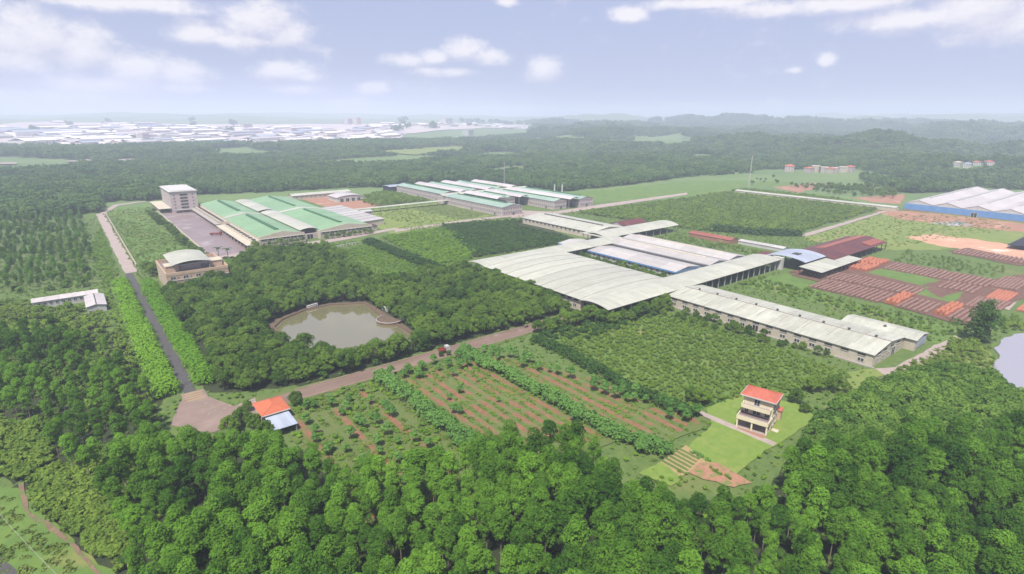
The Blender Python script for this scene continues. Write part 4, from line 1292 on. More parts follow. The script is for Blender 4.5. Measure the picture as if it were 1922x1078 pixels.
# ------------------------------------------------------------------ villa
def villa():
    t = thing('villa', 'cream three storey villa with a red hipped roof and stepped balconies on the lawn', 'house', (153.6, 71.2, 0), R(14))
    # local x = depth (front towards -x), local y = width
    W = 8.6
    m = MB().box(0, 6.2, 0, W, 0.35, 9.4)
    m.obj('wall', M['wall_yellow'], t)
    MB().box(6.21, 10.4, 0.4, W - 0.4, 0.35, 6.0).obj('rear_wing', M['wall_yellow'], t)
    MB().box(6.0 + 0.25, 10.9, 0.0, W, 6.01, 6.35).obj('rear_roof', M['tile_red'], t)
    # floor slabs with balconies, front at -x
    MB().box(-4.6, 0, 0, W, 0, 0.34).obj('porch_floor', M['road_pale'], t)
    MB().box(-4.8, -0.01, -0.2, W + 0.2, 3.2, 3.55).obj('terrace_slab', M['wall_yellow'], t)
    MB().box(-2.6, -0.01, 0.2, W - 0.2, 6.2, 6.5).obj('balcony_slab', M['wall_yellow'], t)
    for z, d, lo, hi in ((3.55, -4.8, -0.2, W + 0.2), (6.5, -2.6, 0.2, W - 0.2)):
        p = MB().box(d, d + 0.22, lo, hi, z + 0.002, z + 0.85)
        p.box(d + 0.221, -0.02, lo, lo + 0.22, z + 0.002, z + 0.85)
        p.box(d + 0.221, -0.02, hi - 0.22, hi, z + 0.002, z + 0.85)
        p.obj('balcony_wall', M['wall_yellow'], t)
        MB().box(d + 0.23, -0.02, lo + 0.23, hi - 0.23, z + 0.004, z + 0.06).obj('balcony_floor', M['court'], t)
        r = MB()
        r.box(d + 0.04, d + 0.18, lo, hi, z + 1.05, z + 1.15)
        r.obj('rail', M['trim_white'], t)
        me = MB().box(-0.05, 0.05, -0.05, 0.05, 0, 0.198).mesh('baluster', M['trim_white'])
        for i in range(10):
            link('baluster', me, t, (d + 0.11, lo + 0.2 + (hi - lo - 0.4) * i / 9, z + 0.852))
    for yy in (0.1, W / 2, W - 0.1):
        MB().box(-4.6, -4.15, yy - 0.22, yy + 0.22, 0.342, 3.198).obj('column', M['wall_yellow'], t)
    # openings
    for z, items in ((0.4, ((1.8, 1.1, 1.5), (6.6, 1.1, 1.5))), (3.62, ((1.4, 1.4, 2.2), (4.4, 2.3, 2.2), (7.3, 1.0, 2.0))), (6.56, ((4.6, 1.7, 2.2),))):
        for yy, w, hh in items:
            if True:
                link('window', WIN, t, (-0.012, yy, z + hh / 2), FACE['-x'], (w, 1, hh))
                MB().box(-0.16, -0.013, yy - w / 2 - 0.15, yy + w / 2 + 0.15, z + hh + 0.05, z + hh + 0.2).obj('lintel', M['wall_pink'], t)
    for z in (1.9, 4.9, 7.9):
        for xx, w in ((1.6, 1.2), (4.4, 1.2)):
            link('window', WIN, t, (xx, -0.004, z), 0, (w, 1, 1.3))
            MB().box(xx - w / 2 - 0.2, xx + w / 2 + 0.2, -0.3, -0.13, z - 0.95, z - 0.7).obj('sill', M['wall_pink'], t)
    for z in (1.9, 4.4):
        link('window', WIN, t, (8.4, 0.396, z), 0, (1.6, 1, 1.2))
    for z in (3.25, 6.25):
        MB().box(0.05, 6.3, -0.18, -0.002, z, z + 0.22).obj('string_course', M['trim_white'], t)
    # side bay and step
    MB().box(7.2, 9.8, -0.9, 0.39, 0.3, 3.4).obj('bay', M['wall_peach'], t)
    MB().box(7.0, 10.0, -1.1, 0.38, 3.41, 3.65).obj('bay_roof', M['tile_red'], t)
    MB().box(-0.5, 1.4, -2.2, -0.3, 0, 0.3).obj('side_step', M['wall_cream'], t)
    # hipped roof
    o = 0.8
    x0, x1, y0, y1, z0, z1 = -o, 6.2 + o, -o, W + o, 9.4, 11.2
    ix = 3.1
    vs = [(x0, y0, z0), (x1, y0, z0), (x1, y1, z0), (x0, y1, z0), (ix, y0 + 3.6, z1), (ix, y1 - 3.6, z1)]
    r = MB().add(vs, [(3, 2, 1, 0), (0, 1, 4), (1, 2, 5, 4), (2, 3, 5), (3, 0, 4, 5)])
    ro = r.obj('roof', M['tile_red'], t)
    # tile courses on every slope
    c = MB()
    for k in range(1, 9):
        f = k / 9
        a = [Vector(v) for v in vs]
        for (p, q, s, u) in ((0, 3, 4, 5), (1, 2, 4, 5), (0, 1, 4, 4), (2, 3, 5, 5)):
            A, B = a[p].lerp(a[s], f), a[q].lerp(a[u], f)
            c.tube(A + Vector((0, 0, 0.03)), B + Vector((0, 0, 0.03)), 0.05, 4)
    c.obj('tile_course', M['tile_red'], ro)
    h = MB()
    for p, q in ((0, 4), (1, 4), (2, 5), (3, 5), (4, 5)):
        h.tube(Vector(vs[p]) + Vector((0, 0, .05)), Vector(vs[q]) + Vector((0, 0, .05)), 0.12)
    h.obj('ridge_tile', M['tile_orange'], ro)
    e = MB().box(x0 - 0.1, x1 + 0.1, y0 - 0.12, y0 - 0.01, z0 - 0.25, z0 + 0.08)
    e.box(x0 - 0.1, x1 + 0.1, y1 + 0.01, y1 + 0.12, z0 - 0.25, z0 + 0.08)
    e.box(x0 - 0.12, x0 - 0.01, y0, y1, z0 - 0.25, z0 + 0.08)
    e.box(x1 + 0.01, x1 + 0.12, y0, y1, z0 - 0.25, z0 + 0.08)
    e.obj('eaves_board', M['trim_white'], ro)


villa()


# ------------------------------------------------------------------ gatehouse
def gatehouse():
    t = thing('gatehouse', 'small gatehouse with an orange hipped roof beside the entrance plaza', 'house', (35.2, 167.0, 0))
    w, d, h = 7.2, 9.0, 3.6
    MB().box(0, w, 0, d, 0, h).obj('wall', M['wall_cream'], t)
    o = 0.7
    x0, x1, y0, y1, z0, z1 = -o, w + o, -o, d + o, h + 0.02, h + 1.5
    vs = [(x0, y0, z0), (x1, y0, z0), (x1, y1, z0), (x0, y1, z0), (w / 2, y0 + 3.2, z1), (w / 2, y1 - 3.2, z1)]
    ro = MB().add(vs, [(3, 2, 1, 0), (0, 1, 4), (1, 2, 5, 4), (2, 3, 5), (3, 0, 4, 5)]).obj('roof', M['tile_orange'], t)
    hh = MB()
    for p, q in ((0, 4), (1, 4), (2, 5), (3, 5), (4, 5)):
        hh.tube(Vector(vs[p]) + Vector((0, 0, .04)), Vector(vs[q]) + Vector((0, 0, .04)), 0.1)
    hh.obj('ridge_tile', M['tile_orange'], ro)
    c = MB()
    for k in range(1, 9):
        for (p, q, s, u) in ((0, 3, 4, 5), (1, 2, 4, 5), (0, 1, 4, 4), (2, 3, 5, 5)):
            A, B = Vector(vs[p]).lerp(Vector(vs[s]), k / 9), Vector(vs[q]).lerp(Vector(vs[u]), k / 9)
            c.tube(A + Vector((0, 0, .03)), B + Vector((0, 0, .03)), 0.045, 4)
    c.obj('tile_course', M['tile_orange'], ro)
    e = MB().box(x0, x1, y0 - 0.12, y0 - 0.01, z0 - 0.22, z0 + 0.05)
    e.obj('eaves_board', M['trim_white'], ro)
    for xx in (1.8, 5.4):
        link('window', WIN, t, (xx, -0.003, 1.9), 0, (1.5, 1, 1.3))
    link('door', DOOR, t, (-0.003, 5.0, 0.05), FACE['-x'], (1.2, 1, 2.3))
    link('window', WIN, t, (-0.003, 2.0, 1.9), FACE['-x'], (1.5, 1, 1.3))
    t = thing('tin_lean_to', 'pale blue sheet metal lean-to behind the gatehouse', 'shed', (35.2, 157.5, 0))
    for i in range(4):
        MB().shell([(0, 2.7), (8.6, 3.0)], 0, 1.72, 0.08, 'x').obj('roof_sheet', M['bluesheet_y'], t, (0.2 + i * 1.75, 0, 0.02 * (i % 2)))
    columns(t, [(0.5, 0.4), (6.8, 0.4), (0.5, 8.2), (6.8, 8.2)], 2.65, 0.1)
    MB().box(6.6, 6.8, 0.6, 8.0, 0, 2.6).obj('wall', M['concrete'], t)


gatehouse()
t = shed('long_white_shed', 'long thin white roofed shed among trees beyond the avenue', 'shed', -22, 4, 349, 356, 3.6, 1.2, 'gable', 'x', 'white_y', 'wall_white', 5, over=0.4)
row(t, WIN, 'window', '-y', -21, 3, 10, 348.998, 2.2, 1.4, 1.2)
t = shed('white_cross_wing', 'white roofed block with a dark ridge line at the end of the thin shed', 'shed', -1.5, 6.0, 326, 347.8, 3.2, 0.9, 'gable', 'y', 'white_x', 'wall_white', 3, over=0.4)
MB().box(2.1, 2.5, 326, 347, 4.05, 4.25).obj('ridge_gap', M['steel_dark'], t)

# ------------------------------------------------------------------ walls
for (nm, lab, a) in (('boundary_wall', 'low cream wall along the pale road beside the grass field', (26.9, 27.3, 415, 668, 1.7)),
                     ('forecourt_wall', 'white kerb wall between the forecourt and the bushes', (68.2, 69.0, 412, 655, 1.0))):
    MBW = MB().box(a[0], a[1], a[2], a[3], 0, a[4])
    for i in range(int((a[3] - a[2]) / 6)):
        MBW.box(a[0] - 0.15, a[1] + 0.15, a[2] + i * 6, a[2] + i * 6 + 0.5, 0, a[4] + 0.3)
    tag(MBW.obj(nm, M['wall_cream']), lab, 'wall')
# broken white fence through the shrubs
t = thing('white_fence', 'broken white post fence in the bushes below the factory road', 'fence', (*(132.4, 386.9), 0))
b = (163.4, 393.4)
a = (132.4, 386.9)
for i in range(14):
    MB().box(-0.2, 0.2, -0.2, 0.2, 0, 1.7 + 0.3 * (i % 2)).obj('post', M['trim_white'], t, ((b[0] - a[0]) * i / 13, (b[1] - a[1]) * i / 13, 0))
m = MB()
m.tube((0, 0, 1.5), (b[0] - a[0], b[1] - a[1], 1.5), 0.13)
m.obj('rail', M['trim_white'], t)

# ------------------------------------------------------------------ brick yard rows


def brick_row_mesh(length, m, seed, h=1.15, w=0.75, lumpy=0.15):
    r = random.Random(seed)
    n = int(length / 1.3)
    vs, fs = [], []
    for i in range(n + 1):
        x = length * i / n
        hh = h * r.uniform(1 - lumpy, 1 + lumpy)
        ww = w * r.uniform(0.9, 1.06)
        o = r.uniform(-0.08, 0.08)
        vs += [(x, -ww + o, 0), (x, -ww * 0.95 + o, hh * 0.72), (x, -ww * 0.35 + o, hh), (x, ww * 0.35 + o, hh), (x, ww * 0.95 + o, hh * 0.72), (x, ww + o, 0)]
    for i in range(n):
        for k in range(5):
            a = i * 6 + k
            fs.append((a + 1, a, a + 6, a + 7))
    fs += [(0, 1, 2, 3, 4, 5), tuple(range(6 * n + 5, 6 * n - 1, -1))]
    return MB().add(vs, fs).mesh('brick_row', m)


BR = {}
_tens = 'twentieth twenty-first twenty-second twenty-third twenty-fourth twenty-fifth twenty-sixth twenty-seventh twenty-eighth twenty-ninth thirtieth thirty-first thirty-second thirty-third thirty-fourth thirty-fifth'.split()
ORD = 'first second third fourth fifth sixth seventh eighth ninth tenth eleventh twelfth thirteenth fourteenth fifteenth sixteenth seventeenth eighteenth nineteenth'.split() + _tens


def brick_rows(x0, length, y0, y1, pitch, m, label, group, h=1.15, skip=None, w=0.75, lumpy=0.15):
    key = (length, m, h)
    if key not in BR:
        BR[key] = [brick_row_mesh(length, M[m], len(BR) * 10 + i, h, w, lumpy) for i in range(3)]
    n = int((y1 - y0) / pitch)
    for i in range(n):
        y = y0 + i * pitch
        if skip and any(a <= y <= b for a, b in skip):
            continue
        o = link('brick_row', random.choice(BR[key]), None, (x0 + random.uniform(-0.5, 0.5), y, 0.1), 0)
        o.scale = (random.uniform(0.94, 1.0), 1, random.uniform(0.85, 1.1))
        tag(o, ORD[i] + ' ' + label, 'brick stack', group)


brick_rows(338, 19, 95, 158, 2.35, 'brick_cover', 'grey brick row from the lake, block next to the blue roof', 'covered brick rows near the blue roof')
brick_rows(312, 22, 62, 138, 2.35, 'brick_cover', 'grey brick row from the lake, long block by the grass strip', 'covered brick rows along the grass strip', skip=((93, 101), (72.5, 80.5)))
brick_rows(387, 22, 76, 130, 2.35, 'brick_cover', 'grey brick row from the track, block beyond the orange bricks', 'covered brick rows beyond the orange bricks')
brick_rows(367, 19, 77, 94, 2.35, 'brick_cover', 'grey brick row from the track, short block between grass plots', 'covered brick rows in the short block')
brick_rows(470, 20, 78, 116, 2.5, 'brick_cover', 'grey brick row from the right, far block by the red earth', 'covered brick rows by the red earth')
brick_rows(340, 24, 60, 75, 1.7, 'brick_cover', 'mauve brick row, counted from the pale track, in the crowded corner block', 'brick rows crowded by the track')
brick_rows(392, 34, 64, 76, 1.7, 'brick_cover', 'mauve brick row, counted from the pale track, at the right edge', 'brick rows at the right edge')
brick_rows(314, 24, 94, 101, 1.9, 'brick_orange', 'orange brick row, counted from the lake, in the upper pile by the grass strip', 'orange brick rows, upper pile', 2.1, w=0.85, lumpy=0.3)
brick_rows(314, 24, 73, 80.4, 1.9, 'brick_orange', 'orange brick row, counted from the lake, in the pile nearest the lake tree', 'orange brick rows, pile by the lake tree', 2.1, w=0.85, lumpy=0.3)
brick_rows(371, 19, 130, 145, 2.1, 'brick_orange', 'orange brick row, counted from the front, beside the pale green lean-to', 'orange brick rows by the lean-to', 2.0, w=0.85, lumpy=0.3)
brick_rows(391, 19, 131, 144, 2.1, 'brick_orange', 'orange brick row, counted from the front, behind those by the lean-to', 'orange brick rows behind the lean-to rows', 2.0, w=0.85, lumpy=0.3)
brick_rows(365, 23, 62, 71, 1.5, 'brick_orange', 'low red brick row, counted from the pale track, in the crowded corner', 'low red brick rows', 0.7)
brick_rows(352, 18, 50, 56, 1.5, 'brick_orange', 'low red brick row below the pale track at the right edge', 'low red brick rows below the track', 0.7)


# ------------------------------------------------------------------ vehicles
def truck(name, label, cat, loc, rz, cabm, bedm, L=7.0):
    t = thing(name, label, cat, loc, rz)
    c = MB().add([(-1.1, -L / 2, 0.7), (1.1, -L / 2, 0.7), (1.1, -L / 2 + 1.9, 0.7), (-1.1, -L / 2 + 1.9, 0.7),
                  (-1.05, -L / 2 + 0.35, 2.6), (1.05, -L / 2 + 0.35, 2.6), (1.05, -L / 2 + 1.85, 2.6), (-1.05, -L / 2 + 1.85, 2.6)],
                 [(3, 2, 1, 0), (4, 5, 6, 7), (0, 1, 5, 4), (1, 2, 6, 5), (2, 3, 7, 6), (3, 0, 4, 7)])
    cab = c.obj('cab', M[cabm], t)
    MB().add([(-0.9, -L / 2 + 0.13, 1.5), (0.9, -L / 2 + 0.13, 1.5), (0.85, -L / 2 + 0.30, 2.4), (-0.85, -L / 2 + 0.30, 2.4)], [(0, 1, 2, 3)]).obj('windscreen', M['glass'], cab)
    b = MB().box(-1.15, 1.15, -L / 2 + 2.05, L / 2, 0.9, 1.1)
    for s in (-1.15, 1.05):
        b.box(s, s + 0.1, -L / 2 + 2.05, L / 2, 1.102, 1.75)
    b.box(-1.04, 1.04, -L / 2 + 2.05, -L / 2 + 2.15, 1.102, 1.9)
    b.box(-1.04, 1.04, L / 2 - 0.1, L / 2, 1.102, 1.75)
    b.obj('bed', M[bedm], t)
    MB().box(-0.5, 0.5, -L / 2 + 0.4, L / 2 - 0.2, 0.55, 0.698).obj('chassis', M['rubber'], t)
    wm = MB()
    n = 12
    for s, r in ((-0.16, 0.5), (0.16, 0.5)):
        pass
    vs = [(x, 0.5 * math.cos(2 * math.pi * i / n), 0.5 * math.sin(2 * math.pi * i / n)) for x in (-0.16, 0.16) for i in range(n)]
    wm.add(vs, [(i, (i + 1) % n, n + (i + 1) % n, n + i) for i in range(n)] + [tuple(range(n - 1, -1, -1)), tuple(range(n, 2 * n))])
    me = wm.mesh('wheel', M['rubber'])
    for y in (-L / 2 + 1.1, L / 2 - 1.4):
        for x in (-1.0, 1.0):
            link('wheel', me, t, (x, y, 0.5))
    return t


truck('red_truck', 'red flatbed truck parked on the brown forecourt', 'truck', (88, 492, 0.3), R(60), 'paint_red', 'paint_red', 9)
truck('farm_truck', 'small white truck with a red bed driving on the brown road', 'truck', (107.5, 181.2, 0.3), R(85), 'paint_white', 'paint_red', 4.6)


# a rider on a motorbike by the road
def rider():
    x, y = (150.7, 182.5)
    t = thing('motorbike', 'dark motorbike standing at the road edge by the vaulted hall', 'motorbike', (x, y, 0.3), R(80))
    n = 12
    for yy in (-0.65, 0.65):
        vs = [(xx, yy + 0.32 * math.cos(2 * math.pi * i / n), 0.32 + 0.32 * math.sin(2 * math.pi * i / n)) for xx in (-0.06, 0.06) for i in range(n)]
        MB().add(vs, [(i, (i + 1) % n, n + (i + 1) % n, n + i) for i in range(n)] + [tuple(range(n - 1, -1, -1)), tuple(range(n, 2 * n))]).obj('wheel', M['rubber'], t)
    MB().box(-0.14, 0.14, -0.55, 0.35, 0.4, 0.75).obj('body', M['steel_dark'], t)
    MB().box(-0.16, 0.16, -0.75, 0.05, 0.751, 0.86).obj('seat', M['rubber'], t)
    m = MB()
    m.tube((-0.38, 0.45, 1.1), (0.38, 0.45, 1.1), 0.04)
    m.tube((0, 0.62, 0.35), (0, 0.42, 1.1), 0.05)
    m.obj('handlebar', M['steel'], t)


rider()

# ------------------------------------------------------------------ masts, lamps, cable


def mast(label, x, y, h, r=0.35, m='steel'):
    t = thing('radio_mast', label, 'mast', (x, y, 0))
    s = MB()
    for k in range(3):
        a = 2 * math.pi * k / 3
        s.tube((r * 2.2 * math.cos(a), r * 2.2 * math.sin(a), 0), (r * 0.5 * math.cos(a), r * 0.5 * math.sin(a), h), r * 0.42)
    s.obj('leg', M[m], t)
    b = MB()
    for i in range(int(h / 3)):
        z = i * 3
        f = 1 - z / h * 0.77
        for k in range(3):
            a0, a1 = 2 * math.pi * k / 3, 2 * math.pi * (k + 1) / 3
            rr = r * 2.2 * f
            b.tube((rr * math.cos(a0), rr * math.sin(a0), z), (rr * math.cos(a1), rr * math.sin(a1), z + 2.5), r * 0.2, 4)
    b.obj('bracing', M[m], t)
    MB().cyl(0, 0, h, h + 2.5, 0.12, 0.05, 6).obj('antenna', M[m], t)


mast('tall thin mast at the end of the boundary shed by the plantation', 700, 397, 42, 0.5, 'trim_white')
mast('thin mast standing behind the pink factory against the forest', 470, 618, 32, 0.45, 'steel')
for k, (px, lab) in enumerate(((0, 'short white chimney behind the pink factory, nearer the mast'), (1, 'short white chimney behind the pink factory, nearer the meadow'))):
    x, y = ((476, 524), (484, 519))[k]
    t = thing('chimney', lab, 'chimney', (x, y, 0))
    MB().cyl(0, 0, 0, 9.5, 1.0, 0.75, 12).obj('stack', M['trim_white'], t)
    MB().cyl(0, 0, 9.5, 10.2, 0.95, 0.95, 12).obj('cap', M['steel'], t)
lp = MB().cyl(0, 0, 0, 6.5, 0.11, 0.07, 6)
LAMP_POLE = lp.mesh('pole', M['trim_white'])
la = MB()
la.tube((0, 0, 6.4), (0, -1.3, 6.8), 0.06)
LAMP_ARM = la.mesh('arm', M['trim_white'])
LAMP_HEAD = MB().box(-0.18, 0.18, -2.0, -1.2, 6.72, 6.88).mesh('lamp_head', M['steel'])
for i, x in enumerate((104, 116, 128, 141, 154, 167, 180, 196)):
    t = thing('street_lamp', 'white street lamp on the verge of the green factory road, number counted from the forecourt ' + ('first second third fourth fifth sixth seventh eighth'.split()[i]), 'street lamp', (x, 405 + 0.09 * (x - 92) + 2, 0), 0, 'street lamps along the factory road')
    t['label'] = '%s white street lamp from the forecourt along the factory road' % ('first second third fourth fifth sixth seventh eighth'.split()[i])
    link('pole', LAMP_POLE, t)
    link('arm', LAMP_ARM, t)
    link('lamp_head', LAMP_HEAD, t)
# the cable that crosses the lower left corner, with the pole that carries it
pa, pb = (-27.3, 161.1), (-9.8, 108.1)
t = thing('power_line', 'pale power cable over the grass in the lower left corner', 'cable', (*pa, 0))
m = MB()
prev = None
for i in range(15):
    f = i / 14
    p = ((pb[0] - pa[0]) * f, (pb[1] - pa[1]) * f, 9 - 1.3 * (1 - (2 * f - 1) ** 2))
    if prev:
        m.tube(prev, p, 0.03, 5)
    prev = p
m.obj('cable', M['steel'], t)
for p in ((0, 0), (pb[0] - pa[0], pb[1] - pa[1])):
    MB().cyl(p[0], p[1], 0, 9.6, 0.2, 0.12, 8).obj('pole', M['concrete'], t)

# ------------------------------------------------------------------ far houses and the town


def house(name, label, cat, x, y, w, d, h, wm, rm, rise=1.6, rz=0.0, group=None, wins=(3, 3), flat=False, scale=1.0):
    t = thing(name, label, cat, (x, y, land_h(x, y)), rz, group)
    t.scale = (scale, scale, scale)
    MB().box(-w / 2, w / 2, -d / 2, d / 2, -3, h).obj('wall', M[wm], t)
    if flat:
        MB().box(-w / 2 - 0.4, w / 2 + 0.4, -d / 2 - 0.4, d / 2 + 0.4, h + 0.002, h + 0.6).obj('roof', M[rm], t)
    else:
        vs = [(-w / 2 - .7, -d / 2 - .7, h + .01), (w / 2 + .7, -d / 2 - .7, h + .01), (w / 2 + .7, d / 2 + .7, h + .01), (-w / 2 - .7, d / 2 + .7, h + .01), (-w / 4, 0, h + rise), (w / 4, 0, h + rise)]
        MB().add(vs, [(3, 2, 1, 0), (0, 1, 5, 4), (1, 2, 5), (2, 3, 4, 5), (3, 0, 4)]).obj('roof', M[rm], t)
    nx, nz = wins
    for k in range(nz):
        z = h * (k + 0.55) / nz
        row(t, WIN, 'window', '-y', -w / 2 + 0.4, w / 2 - 0.4, nx, -d / 2 - 0.003, z, w / nx * 0.5, h / nz * 0.5)
        row(t, WIN, 'window', '-x', -d / 2 + 0.4, d / 2 - 0.4, nx, -w / 2 - 0.003, z, d / nx * 0.5, h / nz * 0.5)
    return t


a = (960.5, 476.6)
house('farmhouse', 'lone pink house with a red roof at the edge of the far meadow', 'house', a[0], a[1], 24, 16, 11, 'wall_pink', 'tile_red', 3, R(25), scale=0.85)
vil = [(1517, 326, 14, 'tile_red'), (1530, 325, 20, 'wall_cream'), (1546, 326, 18, 'wall_cream'), (1558, 327, 15, 'tile_red'), (1568, 325, 18, 'wall_pink'), (1581, 326, 20, 'wall_cream'), (1594, 325, 17, 'tile_red')]
ordn = 'first second third fourth fifth sixth seventh'.split()
for i, (px_, py_, w, rm) in enumerate(((0, 0, v[2], v[3]) for v in vil)):
    x, y = ((967.1, 447.9), (985.4, 445.2), (987.1, 432.3), (986.1, 421.7), (1011.9, 424.6), (1011.3, 413.4), (1030.0, 410.5))[i]
    house('village_house', '%s house from the left in the pale hamlet beyond the meadow' % ordn[i], 'house', x, y, w, 14, 9 + (i * 7 % 4), 'wall_cream' if i % 2 else 'wall_pink', rm, 2.4, R(15 * (i % 3)), 'houses of the pale hamlet', flat=rm.startswith('wall'), scale=0.8)
for i, (p, w) in enumerate((((1146.6, 296.3), 18), ((1148.8, 283.4), 24), ((1182.2, 279.9), 16), ((1186.9, 264.8), 20))):
    house('forest_house', '%s house from the left in the far right forest clearing' % ordn[i], 'house', p[0], p[1], w, 13, 8 + 3 * (i == 3), 'wall_white', ('wall_cream', 'bluesheet_x', 'tile_red', 'tile_red')[i], 2.2, R(10 * i), 'houses in the forest clearing', scale=0.75)


def town():
    r = random.Random(11)
    ax = ('town_white', 'town_white', 'town_white', 'white_y', 'bluesheet_x')
    spots = [(-212, 2673, 209, 68, 11), (-209, 3167, 160, 68, 11), (-174, 3071, 160, 47, 10), (-156, 3139, 123, 48, 12), (-114, 2988, 210, 44, 11), (-107, 3110, 221, 46, 8), (-41, 2466, 133, 69, 10), (-24, 2883, 231, 61, 13), (12, 2785, 144, 45, 8), (-6, 3411, 132, 30, 11), (3, 3384, 158, 42, 9), (6, 2714, 67, 55, 7), (11, 2532, 62, 50, 9), (36, 4126, 66, 35, 13), (21, 2636, 172, 54, 9), (33, 2962, 153, 33, 11), (33, 2501, 64, 55, 8), (43, 2821, 170, 39, 13), (62, 3326, 98, 35, 7), (51, 2704, 180, 34, 7), (69, 2920, 109, 36, 11), (78, 3042, 111, 31, 12), (77, 2978, 161, 33, 11), (82, 2764, 155, 33, 10), (74, 2493, 95, 42, 13), (78, 2347, 114, 43, 11), (121, 3317, 108, 34, 9), (90, 2357, 135, 43, 9), (135, 3344, 154, 53, 9), (109, 2554, 143, 47, 12), (117, 2638, 94, 43, 12), (159, 3277, 173, 47, 10), (138, 2846, 90, 47, 10), (141, 2698, 156, 39, 11), (134, 2475, 102, 52, 12), (129, 2317, 175, 43, 10), (141, 2461, 172, 42, 11), (158, 2577, 81, 50, 10), (194, 3008, 135, 50, 11), (259, 3816, 79, 41, 11), (177, 2622, 136, 31, 10), (267, 3734, 76, 38, 8), (278, 3772, 116, 40, 11), (253, 3306, 168, 30, 9), (233, 2994, 74, 52, 9), (213, 2694, 71, 44, 9), (189, 2301, 158, 41, 12), (262, 3041, 77, 45, 10), (200, 2284, 133, 39, 12), (319, 3538, 128, 46, 8), (217, 2354, 105, 41, 8), (213, 2273, 106, 55, 12), (316, 3202, 178, 43, 9), (222, 2256, 119, 37, 10), (268, 2643, 113, 38, 12), (397, 3700, 124, 37, 13), (349, 3199, 92, 34, 13), (290, 2646, 117, 47, 11), (393, 3436, 151, 38, 10), (357, 3092, 124, 42, 9), (314, 2652, 64, 37, 10), (280, 2319, 125, 30, 12), (327, 2663, 145, 46, 10), (371, 2920, 107, 52, 8), (300, 2368, 68, 52, 11), (403, 3070, 154, 54, 8), (357, 2678, 120, 39, 8), (322, 2374, 68, 36, 12), (352, 2529, 63, 49, 13), (353, 2481, 66, 52, 8), (320, 2230, 145, 34, 9), (486, 3268, 133, 41, 8), (524, 3477, 73, 40, 7), (394, 2614, 149, 53, 8), (460, 2966, 132, 43, 13), (542, 3427, 144, 34, 11), (358, 2249, 127, 46, 9), (498, 3043, 150, 43, 8), (472, 2858, 148, 35, 11), (565, 3331, 140, 32, 8), (524, 3048, 165, 42, 9), (602, 3425, 147, 31, 8), (435, 2449, 87, 33, 13), (413, 2307, 77, 46, 9), (523, 2877, 134, 39, 9), (420, 2291, 138, 51, 10), (494, 2617, 131, 45, 11), (621, 3245, 64, 35, 7), (516, 2652, 151, 30, 10), (368, 2490, 111, 39, 8), (443, 2953, 105, 38, 12), (438, 2839, 93, 33, 9), (413, 2602, 64, 48, 9), (402, 2416, 141, 39, 13), (406, 2430, 95, 43, 11), (498, 2880, 63, 35, 7), (389, 2193, 104, 36, 10), (430, 2365, 146, 33, 8), (415, 2206, 138, 39, 13), (580, 3033, 154, 38, 7), (426, 2164, 122, 37, 8), (444, 2224, 119, 49, 7), (627, 3031, 108, 31, 9), (578, 2725, 66, 31, 13), (544, 2522, 108, 41, 8), (653, 2943, 125, 48, 11), (644, 2809, 62, 41, 10), (612, 2632, 135, 45, 12), (604, 2558, 159, 34, 8), (714, 2949, 153, 46, 9), (727, 2952, 89, 32, 10), (697, 2751, 67, 44, 7), (693, 2704, 105, 32, 10), (595, 2275, 127, 48, 11), (650, 2412, 113, 46, 11), (629, 2281, 144, 35, 12), (798, 2861, 68, 33, 9), (764, 2677, 68, 45, 10), (850, 2953, 76, 37, 12), (700, 2355, 88, 39, 9), (899, 2992, 130, 47, 11), (735, 2420, 81, 44, 10), (689, 2197, 74, 36, 12), (792, 2497, 113, 45, 13), (666, 2067, 132, 32, 12), (958, 2913, 177, 31, 10), (706, 2117, 107, 34, 9), (799, 2362, 103, 45, 8), (920, 2663, 178, 47, 12), (881, 2498, 77, 47, 10), (975, 2744, 72, 44, 12), (779, 2155, 99, 44, 12), (794, 2145, 105, 30, 10), (1019, 2707, 107, 36, 7), (948, 2491, 117, 44, 9), (826, 2118, 171, 44, 11), (837, 2127, 104, 42, 11), (1031, 2575, 69, 32, 9), (872, 2146, 146, 36, 13), (894, 2175, 69, 45, 11), (858, 2036, 143, 47, 11), (1124, 2636, 122, 48, 8), (998, 2296, 107, 30, 9), (961, 2204, 168, 48, 11), (1218, 2739, 143, 41, 11), (909, 2021, 86, 36, 9), (920, 2007, 80, 43, 12), (1289, 2782, 128, 47, 12), (1126, 2381, 111, 41, 12), (1200, 2515, 133, 49, 8), (1302, 2699, 128, 42, 8), (1082, 2210, 138, 44, 11), (1140, 2300, 160, 49, 9), (1410, 2991, 191, 37, 11), (1490, 3074, 92, 36, 8), (1600, 3277, 154, 33, 12), (1457, 2856, 176, 51, 13), (1551, 2942, 196, 33, 8), (1689, 3194, 125, 44, 11), (1797, 3251, 128, 46, 9), (1632, 2925, 125, 51, 10), (1587, 2714, 89, 53, 11), (1881, 3187, 137, 41, 11), (1839, 2991, 115, 45, 11), (1799, 2865, 116, 40, 12), (2180, 3264, 136, 37, 11), (2115, 3113, 101, 44, 13), (2167, 3046, 193, 33, 9), (2430, 3284, 174, 41, 7), (2260, 3014, 132, 46, 7), (2141, 2772, 139, 44, 8), (2230, 2796, 166, 45, 7), (2381, 2888, 138, 48, 12)]
